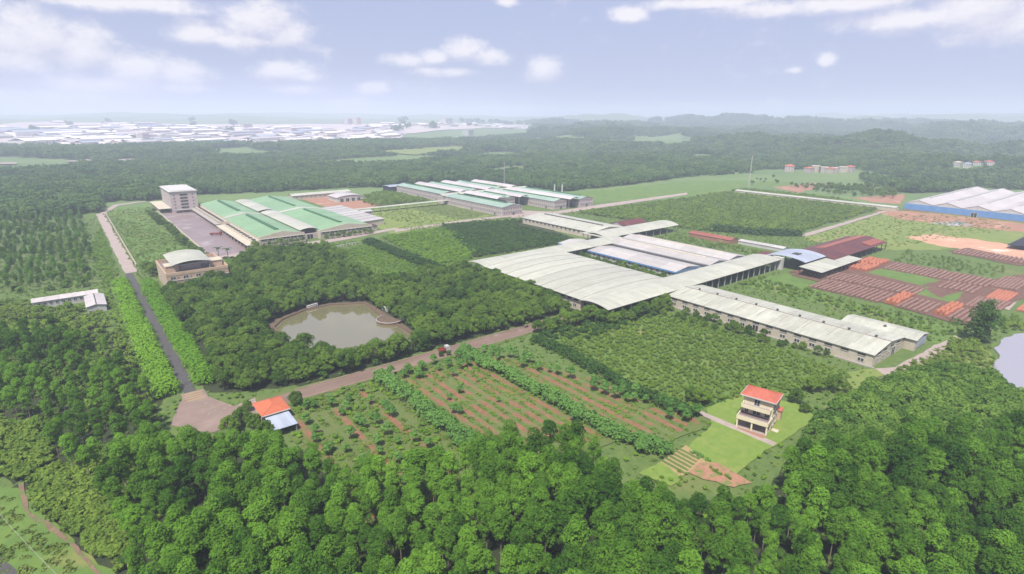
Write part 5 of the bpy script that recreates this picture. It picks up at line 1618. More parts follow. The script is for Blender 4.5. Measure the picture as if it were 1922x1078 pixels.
    for i, (x, y, w, d, h) in enumerate(spots):
        z = land_h(x, y)
        az = math.degrees(math.atan2(x, y)) - 38
        col = ('at the far left edge', 'left of the white office block', 'straight above the white office block', 'above the green factory', 'between the green and pink factories', 'above the black shed', 'above the pink factory')[sum(az > q for q in (-38, -35, -30, -24, -17, -9))]
        dist = 'nearest row' if math.hypot(x, y) < 2450 else 'middle rows' if math.hypot(x, y) < 2850 else 'farthest rows'
        size = 'long' if w > 125 else 'short'
        t = thing('town_shed', '%s white shed, %s of the far town, %s' % (size, dist, col), 'shed', (x, y, z), R(38 + r.uniform(-8, 8)), 'white sheds of the distant town, %s' % dist)
        MB().box(-w / 2, w / 2, -d / 2, d / 2, -12, h).obj('wall', M[r.choice(('town_white', 'wall_pink', 'wall_white'))], t)
        MB().shell([(-d / 2 - 1, h + 0.05), (0, h + d * 0.12), (d / 2 + 1, h + 0.05)], -w / 2 - 1, w / 2 + 1, 0.4, 'x').obj('roof', M[r.choice(ax)], t)
        if r.random() < 0.5:
            MB().box(-w / 2 + 4, w / 2 - 4, -1.5, 1.5, h + d * 0.1, h + d * 0.12 + 2).obj('ridge_vent', M['steel'], t)


town()
for i, (p, w, d, h, wm, lab) in enumerate((
        ((811.3, 2136.0), 62, 20, 22, 'wall_peach', 'sand coloured block at the near edge of the distant town'),
        ((725.8, 2952.2), 60, 18, 27, 'wall_pink', 'pale apartment row with many bays behind the town sheds'),
        ((1406.0, 3387.3), 50, 22, 36, 'wall_pink', 'left of two pink apartment blocks in the far town'),
        ((1448.8, 3353.8), 46, 22, 42, 'wall_peach', 'right of two pink apartment blocks in the far town'),
        ((1866.6, 3027.4), 120, 40, 42, 'wall_white', 'broad white high block on the town skyline'),
        ((256.3, 2456.1), 30, 20, 26, 'wall_pink', 'narrow grey tower works in the middle of the white town'),
        ((1464.0, 2195.2), 70, 30, 22, 'wall_white', 'white works beside the bare slope past the town'))):
    house('town_block', lab, 'building', p[0], p[1], w, d, h, wm, 'wall_white', rz=R(38), wins=(6, 5), flat=True)

# ------------------------------------------------------------------ plants


def leaf_cloud(clumps, n, size, r, up=0.5, jitter=0.42, aspect=0.62, lower=-0.35):
    """n leaf-sized faces over the surface of the clumps: [(centre, radii)]"""
    c = np.array([k[0] for k in clumps], float)
    ra = np.array([k[1] for k in clumps], float)
    w = ra[:, 0] * ra[:, 2]
    idx = r.choice(len(clumps), n, p=w / w.sum())
    d = r.normal(size=(n, 3))
    d /= np.linalg.norm(d, axis=1)[:, None]
    d[:, 2] = np.where(d[:, 2] < lower, -d[:, 2], d[:, 2])
    pos = c[idx] + ra[idx] * d * (0.72 + 0.3 * r.random((n, 1)))
    nr = d + np.array([0, 0, up]) + jitter * r.normal(size=(n, 3))
    nr /= np.linalg.norm(nr, axis=1)[:, None]
    t = np.cross(nr, r.normal(size=(n, 3)))
    t /= np.linalg.norm(t, axis=1)[:, None]
    b = np.cross(nr, t)
    s = size * (0.65 + 0.7 * r.random((n, 1)))
    v = np.stack([pos + t * s, pos + b * s * aspect, pos - t * s, pos - b * s * aspect], 1).reshape(-1, 3)
    return v


def quads_mesh(name, v, m, extra=None):
    """leaf faces, plus optional (verts, faces, material) of stems"""
    n = len(v) // 4
    me = bpy.data.meshes.new(name)
    ev, ef = (extra[0], extra[1]) if extra else ([], [])
    allv = np.concatenate([v, np.array(ev, float).reshape(-1, 3)]) if len(ev) else v
    me.vertices.add(len(allv))
    me.vertices.foreach_set('co', allv.astype(np.float32).ravel())
    loops = list(range(4 * n))
    starts = list(range(0, 4 * n, 4))
    for f in ef:
        starts.append(len(loops))
        loops += [4 * n + i for i in f]
    me.loops.add(len(loops))
    me.loops.foreach_set('vertex_index', loops)
    me.polygons.add(len(starts))
    me.polygons.foreach_set('loop_start', starts)
    me.materials.append(m)
    if extra:
        me.materials.append(extra[2])
        me.polygons.foreach_set('material_index', [0] * n + [1] * len(ef))
    me.update(calc_edges=True)
    return me


def trunk_mb(h, r0, r1, limbs, seed):
    q = random.Random(seed)
    m = MB()
    p = Vector((0, 0, -0.4))
    k = 4
    for i in range(k):
        a, b = i / k, (i + 1) / k
        nx = Vector((q.uniform(-.12, .12) * i, q.uniform(-.12, .12) * i, h * b))
        ra, rb = r0 + (r1 - r0) * a, r0 + (r1 - r0) * b
        d = (nx - p)
        n = 6
        vs = [(c.x + rr * math.cos(2 * math.pi * j / n), c.y + rr * math.sin(2 * math.pi * j / n), c.z) for c, rr in ((p, ra), (nx, rb)) for j in range(n)]
        m.add(vs, [(j, (j + 1) % n, n + (j + 1) % n, n + j) for j in range(n)])
        p = nx
    for (z, ang, ln, rise) in limbs:
        m.tube((0, 0, z), (ln * math.cos(ang), ln * math.sin(ang), z + rise), r1 * 0.8, 5)
    return m


def make_euc(seed):
    r = np.random.default_rng(seed)
    h = 14.5
    q0, q1 = ((1.0, 1.0), (0.8, 1.05), (1.15, 0.95), (1.0, 1.1), (0.72, 1.0), (1.25, 0.9), (0.9, 1.0))[seed % 7]
    cl = [((0, 0, h - 1.6), (1.65, 1.65, 1.55))]
    for ring, (z, rad, k, cr) in enumerate(((h - 2.7, 1.2, 5, 1.15), (h - 4.2, 1.45, 6, 1.1), (h - 5.8, 1.3, 5, 1.0), (h - 7.4, 0.8, 3, 0.85))):
        o = r.random() * 6
        for i in range(k):
            a = o + 2 * math.pi * i / k + r.normal() * 0.25
            q = rad * r.uniform(0.7, 1.2)
            s = cr * r.uniform(0.75, 1.15)
            cl.append(((q0 * q * math.cos(a), q0 * q * math.sin(a), h - (h - z) * q1 + r.normal() * 0.6), (s * q1, s * q1, s * 0.95)))
    if seed % 3 == 0:
        cl = [c for c in cl if r.random() > 0.2]
    v = leaf_cloud(cl, 2600, 0.205, r, up=0.7, jitter=0.5)
    limbs = [(c[0][2] - 1.6, math.atan2(c[0][1], c[0][0]), math.hypot(c[0][0], c[0][1]), 1.3) for c in cl[1:10]]
    return v, trunk_mb(h - 1.5, 0.17, 0.05, limbs, seed)


def make_broad(seed, h=8.5, rad=3.1, leaves=2200, size=0.3):
    r = np.random.default_rng(seed)
    cl = []
    k = 17
    for i in range(k):
        a = 2.399 * i + r.normal() * 0.3
        q = rad * math.sqrt((i + 0.3) / k)
        z = h - 1.2 - 2.6 * (q / rad) ** 2 + r.normal() * 0.35
        s = rad * r.uniform(0.3, 0.46)
        cl.append(((q * math.cos(a), q * math.sin(a), z), (s, s, s * 0.85)))
    for i in range(6):
        a = i * 1.05 + r.random()
        cl.append(((rad * 0.75 * math.cos(a), rad * 0.75 * math.sin(a), h - 4.6 + r.normal() * 0.4), (1.2, 1.2, 1.1)))
    v = leaf_cloud(cl, leaves, size, r)
    limbs = [(h * 0.38, 2 * math.pi * i / 6 + 0.3 * i, rad * 0.65, h * 0.34) for i in range(6)]
    return v, trunk_mb(h * 0.7, 0.24, 0.1, limbs, seed)


def make_bush(seed, rad=1.3, h=1.9, leaves=170, size=0.34):
    r = np.random.default_rng(seed)
    cl = []
    for i in range(6):
        a = 2.4 * i
        q = rad * 0.62 * math.sqrt((i + 0.2) / 6)
        s = rad * r.uniform(0.4, 0.6)
        cl.append(((q * math.cos(a), q * math.sin(a), h * r.uniform(0.45, 0.72)), (s, s, s * 0.9)))
    return leaf_cloud(cl, leaves, size, r)


def make_sapling(seed):
    r = np.random.default_rng(seed)
    cl = [((0, 0, 3.4), (0.9, 0.9, 0.9))]
    for i in range(5):
        a = i * 1.25 + r.random()
        cl.append(((0.75 * math.cos(a), 0.75 * math.sin(a), 2.5 + r.random() * 0.6), (0.65, 0.65, 0.6)))
    return leaf_cloud(cl, 300, 0.36, r), trunk_mb(2.6, 0.09, 0.05, [(1.7, i * 2.1, 0.7, 0.8) for i in range(3)], seed)


def make_clump(seed):
    """a stand of six crowns for the far forest"""
    r = np.random.default_rng(seed)
    cl = []
    for i in range(9):
        a = 2.399 * i
        q = 6.6 * math.sqrt(i / 9)
        h = 10.5 + r.normal() * 1.3
        s = r.uniform(1.9, 2.6)
        cl.append(((q * math.cos(a), q * math.sin(a), h - 2), (s, s, 2.6)))
        cl.append(((q * math.cos(a) + 0.8, q * math.sin(a), h - 5), (s * 0.95, s * 0.95, 2.4)))
    return leaf_cloud(cl, 620, 1.0, r, jitter=0.4)


def stuff(name, label, cat, pts, protos):
    """one object that holds a mass of plants: pts = [(x, y, z, rot, scale)]"""
    me = bpy.data.meshes.new(name)
    p = np.array(pts, np.float32)
    me.vertices.add(len(p))
    me.vertices.foreach_set('co', p[:, :3].ravel())
    for nm, ty, val in (('rz', 'FLOAT', p[:, 3]), ('sc', 'FLOAT', p[:, 4])):
        at = me.attributes.new(nm, ty, 'POINT')
        at.data.foreach_set('value', np.ascontiguousarray(val, np.float32))
    at = me.attributes.new('vi', 'INT', 'POINT')
    at.data.foreach_set('value', rng.integers(0, len(protos), len(p)).astype(np.int32))
    o = link(name, me)
    tag(o, label, cat, kind='stuff')
    ng = bpy.data.node_groups.new(name, 'GeometryNodeTree')
    ng.interface.new_socket('Geometry', in_out='INPUT', socket_type='NodeSocketGeometry')
    ng.interface.new_socket('Geometry', in_out='OUTPUT', socket_type='NodeSocketGeometry')
    N, L = ng.nodes.new, ng.links.new
    gi, go = N('NodeGroupInput'), N('NodeGroupOutput')
    join = N('GeometryNodeJoinGeometry')
    for pr in protos:
        oi = N('GeometryNodeObjectInfo')
        oi.transform_space = 'ORIGINAL'
        oi.inputs['Object'].default_value = pr
        oi.inputs['As Instance'].default_value = True
        L(oi.outputs['Geometry'], join.inputs[0])

    def attr(nm, ty):
        a = N('GeometryNodeInputNamedAttribute')
        a.data_type = ty
        a.inputs['Name'].default_value = nm
        return a.outputs['Attribute']
    iop = N('GeometryNodeInstanceOnPoints')
    L(gi.outputs[0], iop.inputs['Points'])
    L(join.outputs[0], iop.inputs['Instance'])
    iop.inputs['Pick Instance'].default_value = True
    L(attr('vi', 'INT'), iop.inputs['Instance Index'])
    cx = N('ShaderNodeCombineXYZ')
    L(attr('rz', 'FLOAT'), cx.inputs[2])
    L(cx.outputs[0], iop.inputs['Rotation'])
    L(attr('sc', 'FLOAT'), iop.inputs['Scale'])
    L(iop.outputs[0], go.inputs[0])
    md = o.modifiers.new('plants', 'NODES')
    md.node_group = ng
    return o


def proto(name, me):
    return bpy.data.objects.new(name, me)          # plant model, only ever seen where a stand of plants uses it


def with_trunk(name, v, tm, lm, bm_):
    return proto(name, quads_mesh(name, v, M[lm], (tm.v, tm.f, M[bm_])))


def inside(poly, P):
    x, y = P[:, 0], P[:, 1]
    r = np.zeros(len(P), bool)
    n = len(poly)
    for i in range(n):
        x0, y0 = poly[i][:2]
        x1, y1 = poly[(i + 1) % n][:2]
        c = ((y0 > y) != (y1 > y))
        with np.errstate(divide='ignore', invalid='ignore'):
            r ^= c & (x < (x1 - x0) * (y - y0) / (y1 - y0 + 1e-12) + x0)
    return r


KEEP_OUT = [rect(18, 25, 185, 676), rect(10, 32, 203, 372), rect(30, 190, 176, 186), rect(92, 216, 403, 655), rect(66, 105, 408, 660), rect(33, 65, 337, 376),
            rect(76, 104, 630, 705), rect(184, 248, 166, 280), rect(184, 340, 163, 184), rect(265, 332, 180, 292), rect(298, 352, 266, 388),
            rect(300, 392, 274, 302), rect(224, 272, 64, 168), rect(329, 456, 136, 178), rect(339, 358, 176, 186), rect(375, 393, 186, 262),
            rect(350, 382, 302, 320), rect(641, 655, 205, 385), rect(655, 870, 80, 210), rect(317, 438, 416, 652), rect(316, 348, 650, 676),
            rect(198, 326, 516, 530), rect(198, 272, 600, 675), rect(190, 230, 434, 556), rect(-23, 7, 346, 359), rect(-3, 7, 324, 348), rect(33, 45, 156, 178),
            [(12.3, 184.0), (15.3, 192.7), (19.5, 204.5), (23.8, 204.1), (27.1, 193.8), (31.0, 185.7), (37.7, 187.4), (36.2, 176.4), (27.8, 171.9), (21.1, 171.1)],
            grow(POND, 5.0), rect(519, 573, 75, 97), rect(308, 414, 60, 160),
            [(426, 8), (408, 34), (372, 48), (345, 52), (321.3, 45.9), (313.6, 48.7), (298.7, 49.4), (283.7, 48.7), (276.7, 45.4), (267.2, 43.9), (252.1, 43.8), (243.6, 36.4), (241.6, 30.0), (258, 12), (288, -12), (335, -29), (388, -23)]]


def scatter(poly, step, jit=0.45, keep=True, rows=None, thin=0.0):
    xs, ys = [p[0] for p in poly], [p[1] for p in poly]
    gx, gy = np.meshgrid(np.arange(min(xs), max(xs), step), np.arange(min(ys), max(ys), step * (rows or 1)))
    P = np.stack([gx.ravel(), gy.ravel()], 1)
    P = P + rng.uniform(-jit, jit, P.shape) * step
    P = P[inside(poly, P)]
    if keep:
        for k in KEEP_OUT:
            if len(P):
                P = P[~inside(k, P)]
    if thin:
        P = P[rng.random(len(P)) > thin]
    return P


def place(P, lo, hi):
    n = len(P)
    z = np.array([land_h(x, y) for x, y in P]) if n else np.zeros(0)
    return np.column_stack([P, z, rng.uniform(0, 6.283, n), rng.uniform(lo, hi, n)])


CAMR = cam.rotation_euler.to_matrix().transposed()


def frame(p, zup=5.0):
    """where a point falls in the picture (0..1, 0..1), and its distance"""
    q = CAMR @ Vector((p[0], p[1], p[2] + zup - 90))
    if q.z > -1:
        return None
    f = 20.0 / 36
    return 0.5 + f * q.x / -q.z, 0.5 + f * (1922 / 1078) * q.y / -q.z, q.length


def individuals(name, label, cat, group, pts, crowns, trunks, limit=300, zup=8.0, where=None):
    """the trees that show largest as things of their own; the rest is returned"""
    d = []
    for i, p in enumerate(pts):
        f = frame(p, zup)
        if f and -0.01 < f[0] < 1.01 and -0.02 < f[1] < 1.02:
            d.append((f[2], i))
    d.sort()
    chosen = [i for _, i in d[:limit]]
    for i in chosen:
        x, y, z, rz, sc = pts[i]
        lb, gp = where(pts[i]) if where else (label, group)
        t = thing(name, lb, cat, (x, y, z), rz, gp)
        t.scale = (sc, sc, sc)
        k = random.randrange(len(crowns))
        link('trunk', trunks[k], t)
        link('crown', crowns[k], t)
    s = set(chosen)
    return [p for i, p in enumerate(pts) if i not in s]


def species(name, makers, lm, bm_):
    cr, tr, pr = [], [], []
    for i, (v, tm) in enumerate(makers):
        cr.append(quads_mesh(name + '_crown', v, M[lm]))
        tr.append(tm.mesh(name + '_trunk', M[bm_]))
        pr.append(with_trunk(name, v, tm, lm, bm_))
    return cr, tr, pr


EUC = species('eucalyptus', [make_euc(s) for s in (1, 2, 3, 4, 5, 6, 7)], 'leaf_euc', 'bark')
BROAD = species('broadleaf', [make_broad(s, h, r_) for s, h, r_ in ((11, 8.5, 3.2), (12, 7.5, 2.8), (13, 9.2, 3.4), (14, 7.0, 3.0))], 'leaf_broad', 'bark_dark')
DUST = species('pale_broadleaf', [make_broad(s, h, r_, 1500, 0.36) for s, h, r_ in ((21, 5.6, 3.0), (22, 5.0, 2.6), (23, 6.0, 3.2))], 'leaf_dust', 'bark_dark')
SAP = species('sapling', [make_sapling(s) for s in (31, 32, 33)], 'leaf_bamboo', 'bark')
BUSH = [proto('bush', quads_mesh('bush', make_bush(s), M['leaf_shrub'])) for s in (41, 42, 43)]
BRIGHT = [proto('bright_bush', quads_mesh('bright_bush', make_bush(s), M['leaf_bright'])) for s in (44, 45, 46)]
DARK = [proto('dark_bush', quads_mesh('dark_bush', make_bush(s, 1.7, 2.8, 220, 0.4), M['leaf_dark'])) for s in (47, 48, 49)]
TUFT = [proto('grass_tuft', quads_mesh('grass_tuft', leaf_cloud([((0, 0, 0.12), (0.8, 0.8, 0.32)), ((0.7, 0.4, 0.1), (0.6, 0.6, 0.25))], 46, 0.26, np.random.default_rng(s), jitter=0.7), M['blade'])) for s in (51, 52, 53)]
FAR = [proto('forest_stand', quads_mesh('forest_stand', make_clump(s), M['leaf_far'])) for s in (61, 62, 63, 64)]

# --- tall eucalyptus in the foreground
Z_EUC = [(-2.9, 121.5), (-4.3, 137.1), (-5.8, 154.6), (-0.2, 162.4), (10.3, 158.7), (20.9, 147.4), (31.5, 142.1), (38.4, 129.4), (48.2, 119.0), (57.3, 107.9), (67.4, 104.0), (83.0, 106.5), (96.3, 95.3), (94.0, 83.2), (92.5, 71.6), (98.0, 59.3), (111.9, 51.8), (129.1, 53.1), (144.3, 49.6), (165.8, 39.6), (201.7, 22.1), (232.9, 1.3), (118.8, -14.5), (-0.3, 78.5)]
P = scatter(Z_EUC, 4.15, 0.42, thin=0.04)
hgt = np.array([0.72 + 0.30 * noise.noise(Vector((x * 0.035, y * 0.035, 5.0))) for x, y in P])
E_PTS = place(P, 0.0, 1.0)
E_PTS[:, 4] = np.clip(hgt + 0.06 + 0.30 * rng.random(len(P)), 0.62, 1.2)
Z_LEFT = [(-46.5, 317.5), (-14.8, 292.8), (1.9, 265.5), (8.3, 219.2), (10.1, 186.5), (11.9, 173.9), (10.3, 158.7), (-5.7, 157.1), (-14.4, 178.0), (-20.4, 210.4), (-39.4, 237.7)]
P = scatter(Z_LEFT, 3.9, 0.45, thin=0.2)
E2 = place(P, 0.5, 0.85)
Z_CLEFT = [(-79.1, 687.6), (7.3, 673.3), (7.0, 489.1), (5.3, 375.3), (-23.3, 387.6), (-53.5, 396.9)]
E3 = place(scatter(Z_CLEFT, 5.0, 0.3, thin=0.05), 0.42, 0.62)


def where_euc(p):
    f = frame(p, 10)
    col = ('at the stream in the lower left corner', 'straight below the entrance plaza', 'straight below the gatehouse', 'straight below the left ploughed field', 'straight below the middle ploughed field',
           'straight below the vegetable plot', 'straight below the villa', 'straight below the lake', 'in the lower right corner')[min(8, sum(f[0] > c for c in (0.14, 0.22, 0.31, 0.42, 0.56, 0.69, 0.80, 0.91)))]
    size = 'tall' if p[4] > 0.97 else 'middling' if p[4] > 0.82 else 'short'
    row_ = 'on the picture edge' if f[1] < 0.06 else 'of the front rows' if f[1] < 0.14 else 'of the second rows'
    return '%s eucalyptus tree %s %s' % (size, row_, col), 'eucalyptus %s' % col


rest = individuals('eucalyptus_tree', '', 'tree', '', list(E_PTS), EUC[0], EUC[1], 300, 10, where_euc)
stuff('eucalyptus_plantation', 'dense eucalyptus plantation filling the foreground behind the nearest trees', 'plantation', rest, EUC[2])
stuff('mixed_wood', 'mixed wood on the left slope beside the avenue', 'wood', list(E2) + list(E3), EUC[2] + DUST[2])

# --- broadleaf wood round the pond and left of the vaulted hall
Z_POND = [(30.7, 340.5), (69.0, 355.9), (88.6, 393.7), (119.7, 392.8), (137.6, 378.7), (127.0, 296.2), (124.7, 241.4), (116.9, 189.9), (115.1, 186.9), (79.6, 186.8), (54.0, 187.7), (30.4, 197.9), (27.8, 208.1), (27.0, 317.7)]
Z_HALL = [(119.5, 279.7), (186.9, 282.3), (185.0, 265.3), (187.4, 189.3), (180.9, 186.3), (118.1, 187.5), (123.7, 236.9)]
B_PTS = list(place(scatter(Z_POND, 4.3), 0.75, 1.08)) + list(place(scatter(Z_HALL, 4.2), 0.68, 1.0))
Z_STRIP = rect(249, 264, 186, 262)
B_PTS += list(place(scatter(Z_STRIP, 3.6, keep=False), 0.42, 0.58))
Z_ROADSIDE = [(148, 172), (150, 176), (184, 176), (186, 163), (224, 163), (224, 160), (182, 158), (178, 170)]
B_PTS += list(place(scatter(Z_ROADSIDE, 3.4, keep=False), 0.62, 0.86))
B_PTS += list(place(scatter([(209.7, 159.9), (221.8, 68.6), (224.3, 71.4), (223.1, 159.3)], 4.2, keep=False, thin=0.3), 0.36, 0.52))
B_PTS += list(place(scatter([(66, 412), (66, 650), (58, 650), (60, 412)], 4.6, keep=False, thin=0.15), 0.5, 0.75))
B_PTS += list(place(scatter([(30, 380), (66, 380), (66, 402), (30, 402)], 4.8, keep=False, thin=0.2), 0.6, 0.9))
B_PTS += list(place(scatter([(191.3, 61.9), (181.7, 76.3), (174.1, 87.2), (145.9, 92.9), (137.8, 99.2), (157.8, 95.0), (185.6, 78.2), (199.9, 67.0)], 4.4, thin=0.25), 0.45, 0.7))


def where_broad(p):
    x, y, s = p[0], p[1], p[4]
    size = 'large' if s > 0.95 else 'medium' if s > 0.78 else 'small'
    if y < 110:
        w = 'behind the villa lawn' if x < 190 else 'along the long near shed'
    elif y < 176 and x > 140:
        w = 'in the belt before the barrel canopy'
    elif x > 150:
        w = 'on the road side of the vaulted hall'
    elif y < 200:
        w = 'in the front row along the main road, ' + ('near the plaza' if x < 60 else 'below the pond' if x < 100 else 'right of the pond')
    elif x < 45:
        w = 'beside the right avenue hedge'
    elif x < 64:
        w = 'between the avenue and the pond'
    elif x < 108:
        w = 'close round the pond'
    else:
        w = 'between the pond and the vaulted hall'
    return '%s dark broadleaf tree %s' % (size, w), 'broadleaf trees %s' % w


rest = individuals('broadleaf_tree', '', 'tree', '', B_PTS, BROAD[0], BROAD[1], 300, 6, where_broad)
stuff('broadleaf_wood', 'dark broadleaf wood round the pond and beside the halls', 'wood', rest, BROAD[2])

# --- pale broad canopy above the lake
Z_DUST = [(145.9, 55.8), (168.7, 62.6), (205.6, 62.5), (229.5, 59.2), (246.4, 49.4), (243.0, 40.0), (233.9, 28.5), (236.8, 9.4), (213.1, 6.5), (198.2, 21.4), (163.6, 38.9)]
D_PTS = list(place(scatter(Z_DUST, 3.9), 0.85, 1.2))


def where_dust(p):
    f = frame(p, 5)
    col = ('next to the villa lawn', 'below the end of the long near shed', 'below the grassy track', 'below the lake tree', 'under the lake at the right edge')[min(4, sum(f[0] > c for c in (0.83, 0.875, 0.92, 0.96)))]
    size = 'broad' if p[4] > 1.08 else 'medium' if p[4] > 0.96 else 'small'
    row_ = 'in the upper rows' if f[1] > 0.31 else 'in the middle rows' if f[1] > 0.26 else 'in the lower rows'
    return '%s pale spreading tree %s %s' % (size, row_, col), 'pale trees %s' % col


rest = individuals('pale_broadleaf_tree', '', 'tree', '', D_PTS, DUST[0], DUST[1], 300, 5, where_dust)
if rest:
    stuff('pale_wood', 'low pale green wood on the slope above the lake', 'wood', rest, DUST[2])

# --- young trees in the ploughed fields and the small trees by the factory front
S_PTS = list(place(scatter(rect(42, 72, 104, 172), 5.2, thin=0.45), 0.7, 1.15)) + list(place(scatter(rect(80, 112, 98, 174), 6.0, thin=0.9), 0.6, 1.0)) + list(place(scatter(rect(78, 112, 160, 175), 4.4, thin=0.35), 0.8, 1.2))
S_PTS += list(place(scatter([(136, 86), (143, 88), (134, 140), (122, 172), (114, 172), (126, 140)], 4.0, thin=0.25), 0.8, 1.3))


def where_sap(p):
    x, y = p[0], p[1]
    w = 'in the left ploughed field' if x < 77 else 'in the middle ploughed field' if x < 113 else 'along the right ploughed field'
    q = 'next to the main road' if y > 158 else 'halfway down' if y > 130 else 'near the lower end'
    size = 'tall' if p[4] > 1.0 else 'small'
    return '%s young tree %s, %s' % (size, w, q), 'young trees %s' % w


rest = individuals('young_tree', '', 'tree', '', S_PTS, SAP[0], SAP[1], 300, 3, where_sap)
for i, x in enumerate(list(np.linspace(109, 133, 7)) + list(np.linspace(151, 187, 9))):
    t = thing('street_tree', '%s small round street tree from the forecourt before the green factory' % ORD[i], 'tree', (x, 423.2, 0), i * 1.3, 'street trees before the green factory')
    s = random.uniform(0.5, 0.62)
    t.scale = (s, s, s)
    k = i % 4
    link('trunk', BROAD[1][k], t)
    link('crown', BROAD[0][k], t)
for (p, s, lab, nm) in (((98.3, 417.8), 0.95, 'large round tree at the corner of the green factory', 'corner_tree'), ((194.2, 51.6), 0.0, '', ''), ((172.2, 70.1), 0.5, 'small round tree on the lawn right of the villa', 'lawn_tree'),
                        ((46.9, 173.8), 0.7, 'dark round tree at the gatehouse corner by the road', 'gate_tree'), ((176.2, 75.0), 0.75, 'leafy tree behind the villa lawn', 'garden_tree'),
                        ((29.9, 171.1), 0.85, 'tall bushy tree between the plaza and the gatehouse', 'plaza_tree'), ((32.3, 166.8), 0.7, 'bushy tree close to the gatehouse wall', 'plaza_tree'),
                        ((25.9, 168.5), 0.8, 'bushy tree at the lower right edge of the plaza', 'plaza_tree'), ((33.7, 159.7), 0.75, 'bushy tree below the tin lean-to', 'plaza_tree'), ((33.6, 179.8), 0.5, 'low tree at the road mouth of the plaza', 'plaza_tree'),
                        ((104.5, 178.7), 0.32, 'tiny clipped tree left of the farm truck on the road edge', 'verge_tree'), ((107.3, 177.7), 0.32, 'tiny clipped tree right of the farm truck on the road edge', 'verge_tree')):
    if s == 0:
        continue
    t = thing(nm, lab, 'tree', (*p, 0), s * 9)
    t.scale = (s, s, s)
    link('trunk', BROAD[1][1], t)
    link('crown', BROAD[0][1], t)
# the tall dark tree by the lake
r_ = np.random.default_rng(77)
cl = [((r_.normal() * 2.4 * f, r_.normal() * 2.4 * f, z), (2.3 * f + 0.6, 2.3 * f + 0.6, 2.2)) for z, f in [(16.5 - 1.05 * i, min(1.0, 0.35 + 0.13 * i)) for i in range(14)] for _ in range(3)]
t = thing('lake_tree', 'tall dark tree standing alone on the lake shore', 'tree', (288.5, 54, 0))
quads = leaf_cloud(cl, 5200, 0.42, r_)
link('crown', quads_mesh('crown', quads, M['leaf_dark']), t)
trunk_mb(13, 0.45, 0.1, [(5, 0.4, 3, 3), (6, 2.5, 3, 3), (7, 4.4, 3, 3)], 5).obj('trunk', M['bark_dark'], t)


# palms by the office
def palm(x, y, lab, h):
    t = thing('palm_tree', lab, 'palm tree', (x, y, 0), 0, 'palms behind the office')
    MB().cyl(0, 0, 0, h, 0.24, 0.16, 8).obj('trunk', M['bark'], t)
    m = MB()
    for i in range(13):
        a = i * 2.399
        dr = 0.2 + 0.75 * (i % 4) / 3
        pr = None
        L_ = 3.0
        for k in range(6):
            f = k / 5
            c = Vector((math.cos(a) * L_ * f, math.sin(a) * L_ * f, h + 1.0 * f - dr * 2.6 * f * f))
            sd = Vector((-math.sin(a), math.cos(a), 0)) * (0.5 * math.sin(math.pi * min(0.97, f + 0.08)))
            if pr:
                m.add([pr[0] - pr[1], pr[0], pr[0] + pr[1] - Vector((0, 0, .15)), c + sd - Vector((0, 0, .15)), c, c - sd], [(0, 1, 4, 5), (1, 2, 3, 4)])
            pr = (c, sd)
    m.obj('crown', M['leaf_dark'], t)


palm(72, 404, 'palm tree at the forecourt corner behind the office', 8.0)
palm(77, 402, 'second palm at the forecourt corner, farther from the office', 7.0)
palm(47, 392, 'palm tree at the back edge of the office garden', 6.5)
palm(53, 396, 'palm tree between the office and the grass field', 6.0)


# --- hedges: each one long body of leaves
def hedge(name, label, line, w, h, m, dens, size=0.42, seed=0, cat='hedge'):
    r = np.random.default_rng(seed)
    cl = []
    tot = 0
    for (a, b) in zip(line[:-1], line[1:]):
        ln = math.dist(a, b)
        tot += ln
        n = int(ln / 1.5)
        dx, dy = (b[0] - a[0]) / ln, (b[1] - a[1]) / ln
        for i in range(n):
            for k in range(3):
                f = (i + r.random()) / n
                o = r.uniform(-0.36, 0.36) * w
                s = w * r.uniform(0.2, 0.32)
                wob = 1 + 0.25 * noise.noise(Vector((a[0] + dx * ln * f, a[1] + dy * ln * f, seed))) * 1.6
                cl.append(((a[0] + (b[0] - a[0]) * f - dy * o, a[1] + (b[1] - a[1]) * f + dx * o, (h - s) * wob * (1 - 0.55 * (2 * o / w) ** 2) * r.uniform(0.82, 1.0)), (s, s, s)))
                if r.random() < 0.4:
                    cl.append(((cl[-1][0][0], cl[-1][0][1], h * 0.35), (s, s, s)))
    o = link(name, quads_mesh(name, leaf_cloud(cl, int(tot * dens), size, r), M[m]))
    return tag(o, label, cat)


hedge('avenue_hedge', 'bright green hedge row on the left side of the avenue', [(15.0, 206), (15.2, 300), (15.4, 376)], 8.2, 4.4, 'leaf_hedge', 150, 0.4, 1)
hedge('avenue_hedge', 'bright green hedge row on the right side of the avenue', [(27.4, 208), (27.2, 300), (27.0, 366)], 7.6, 4.2, 'leaf_hedge', 140, 0.4, 2)
hedge('bamboo_hedge', 'shaggy green hedge row between the two left ploughed fields', [(77, 175), (78, 110)], 6.2, 4.6, 'leaf_bamboo', 130, 0.42, 3)
hedge('bamboo_hedge', 'shaggy green hedge row from the road to the vegetable plot', [(113, 178), (114.5, 130), (114.5, 92)], 6.0, 4.4, 'leaf_bamboo', 130, 0.42, 4)
hedge('bamboo_hedge', 'rounded bamboo clump at the lower end of the long hedge row', [(115.5, 91), (117, 82)], 6.6, 5.0, 'leaf_bamboo', 170, 0.42, 5)
hedge('dark_hedgerow', 'dark hedgerow between the two bright shrub fields', [(170.6, 392.5), (169.6, 336.0), (169.7, 286.3)], 9, 4.8, 'leaf_dark', 120, 0.5, 6)
hedge('dark_hedgerow', 'dark shrub belt along the lower edge of the right plantation', [(144.2, 168.6), (143.9, 141.5), (139.7, 114.1), (141.6, 89.9)], 6, 3.6, 'leaf_dark', 110, 0.45, 7)
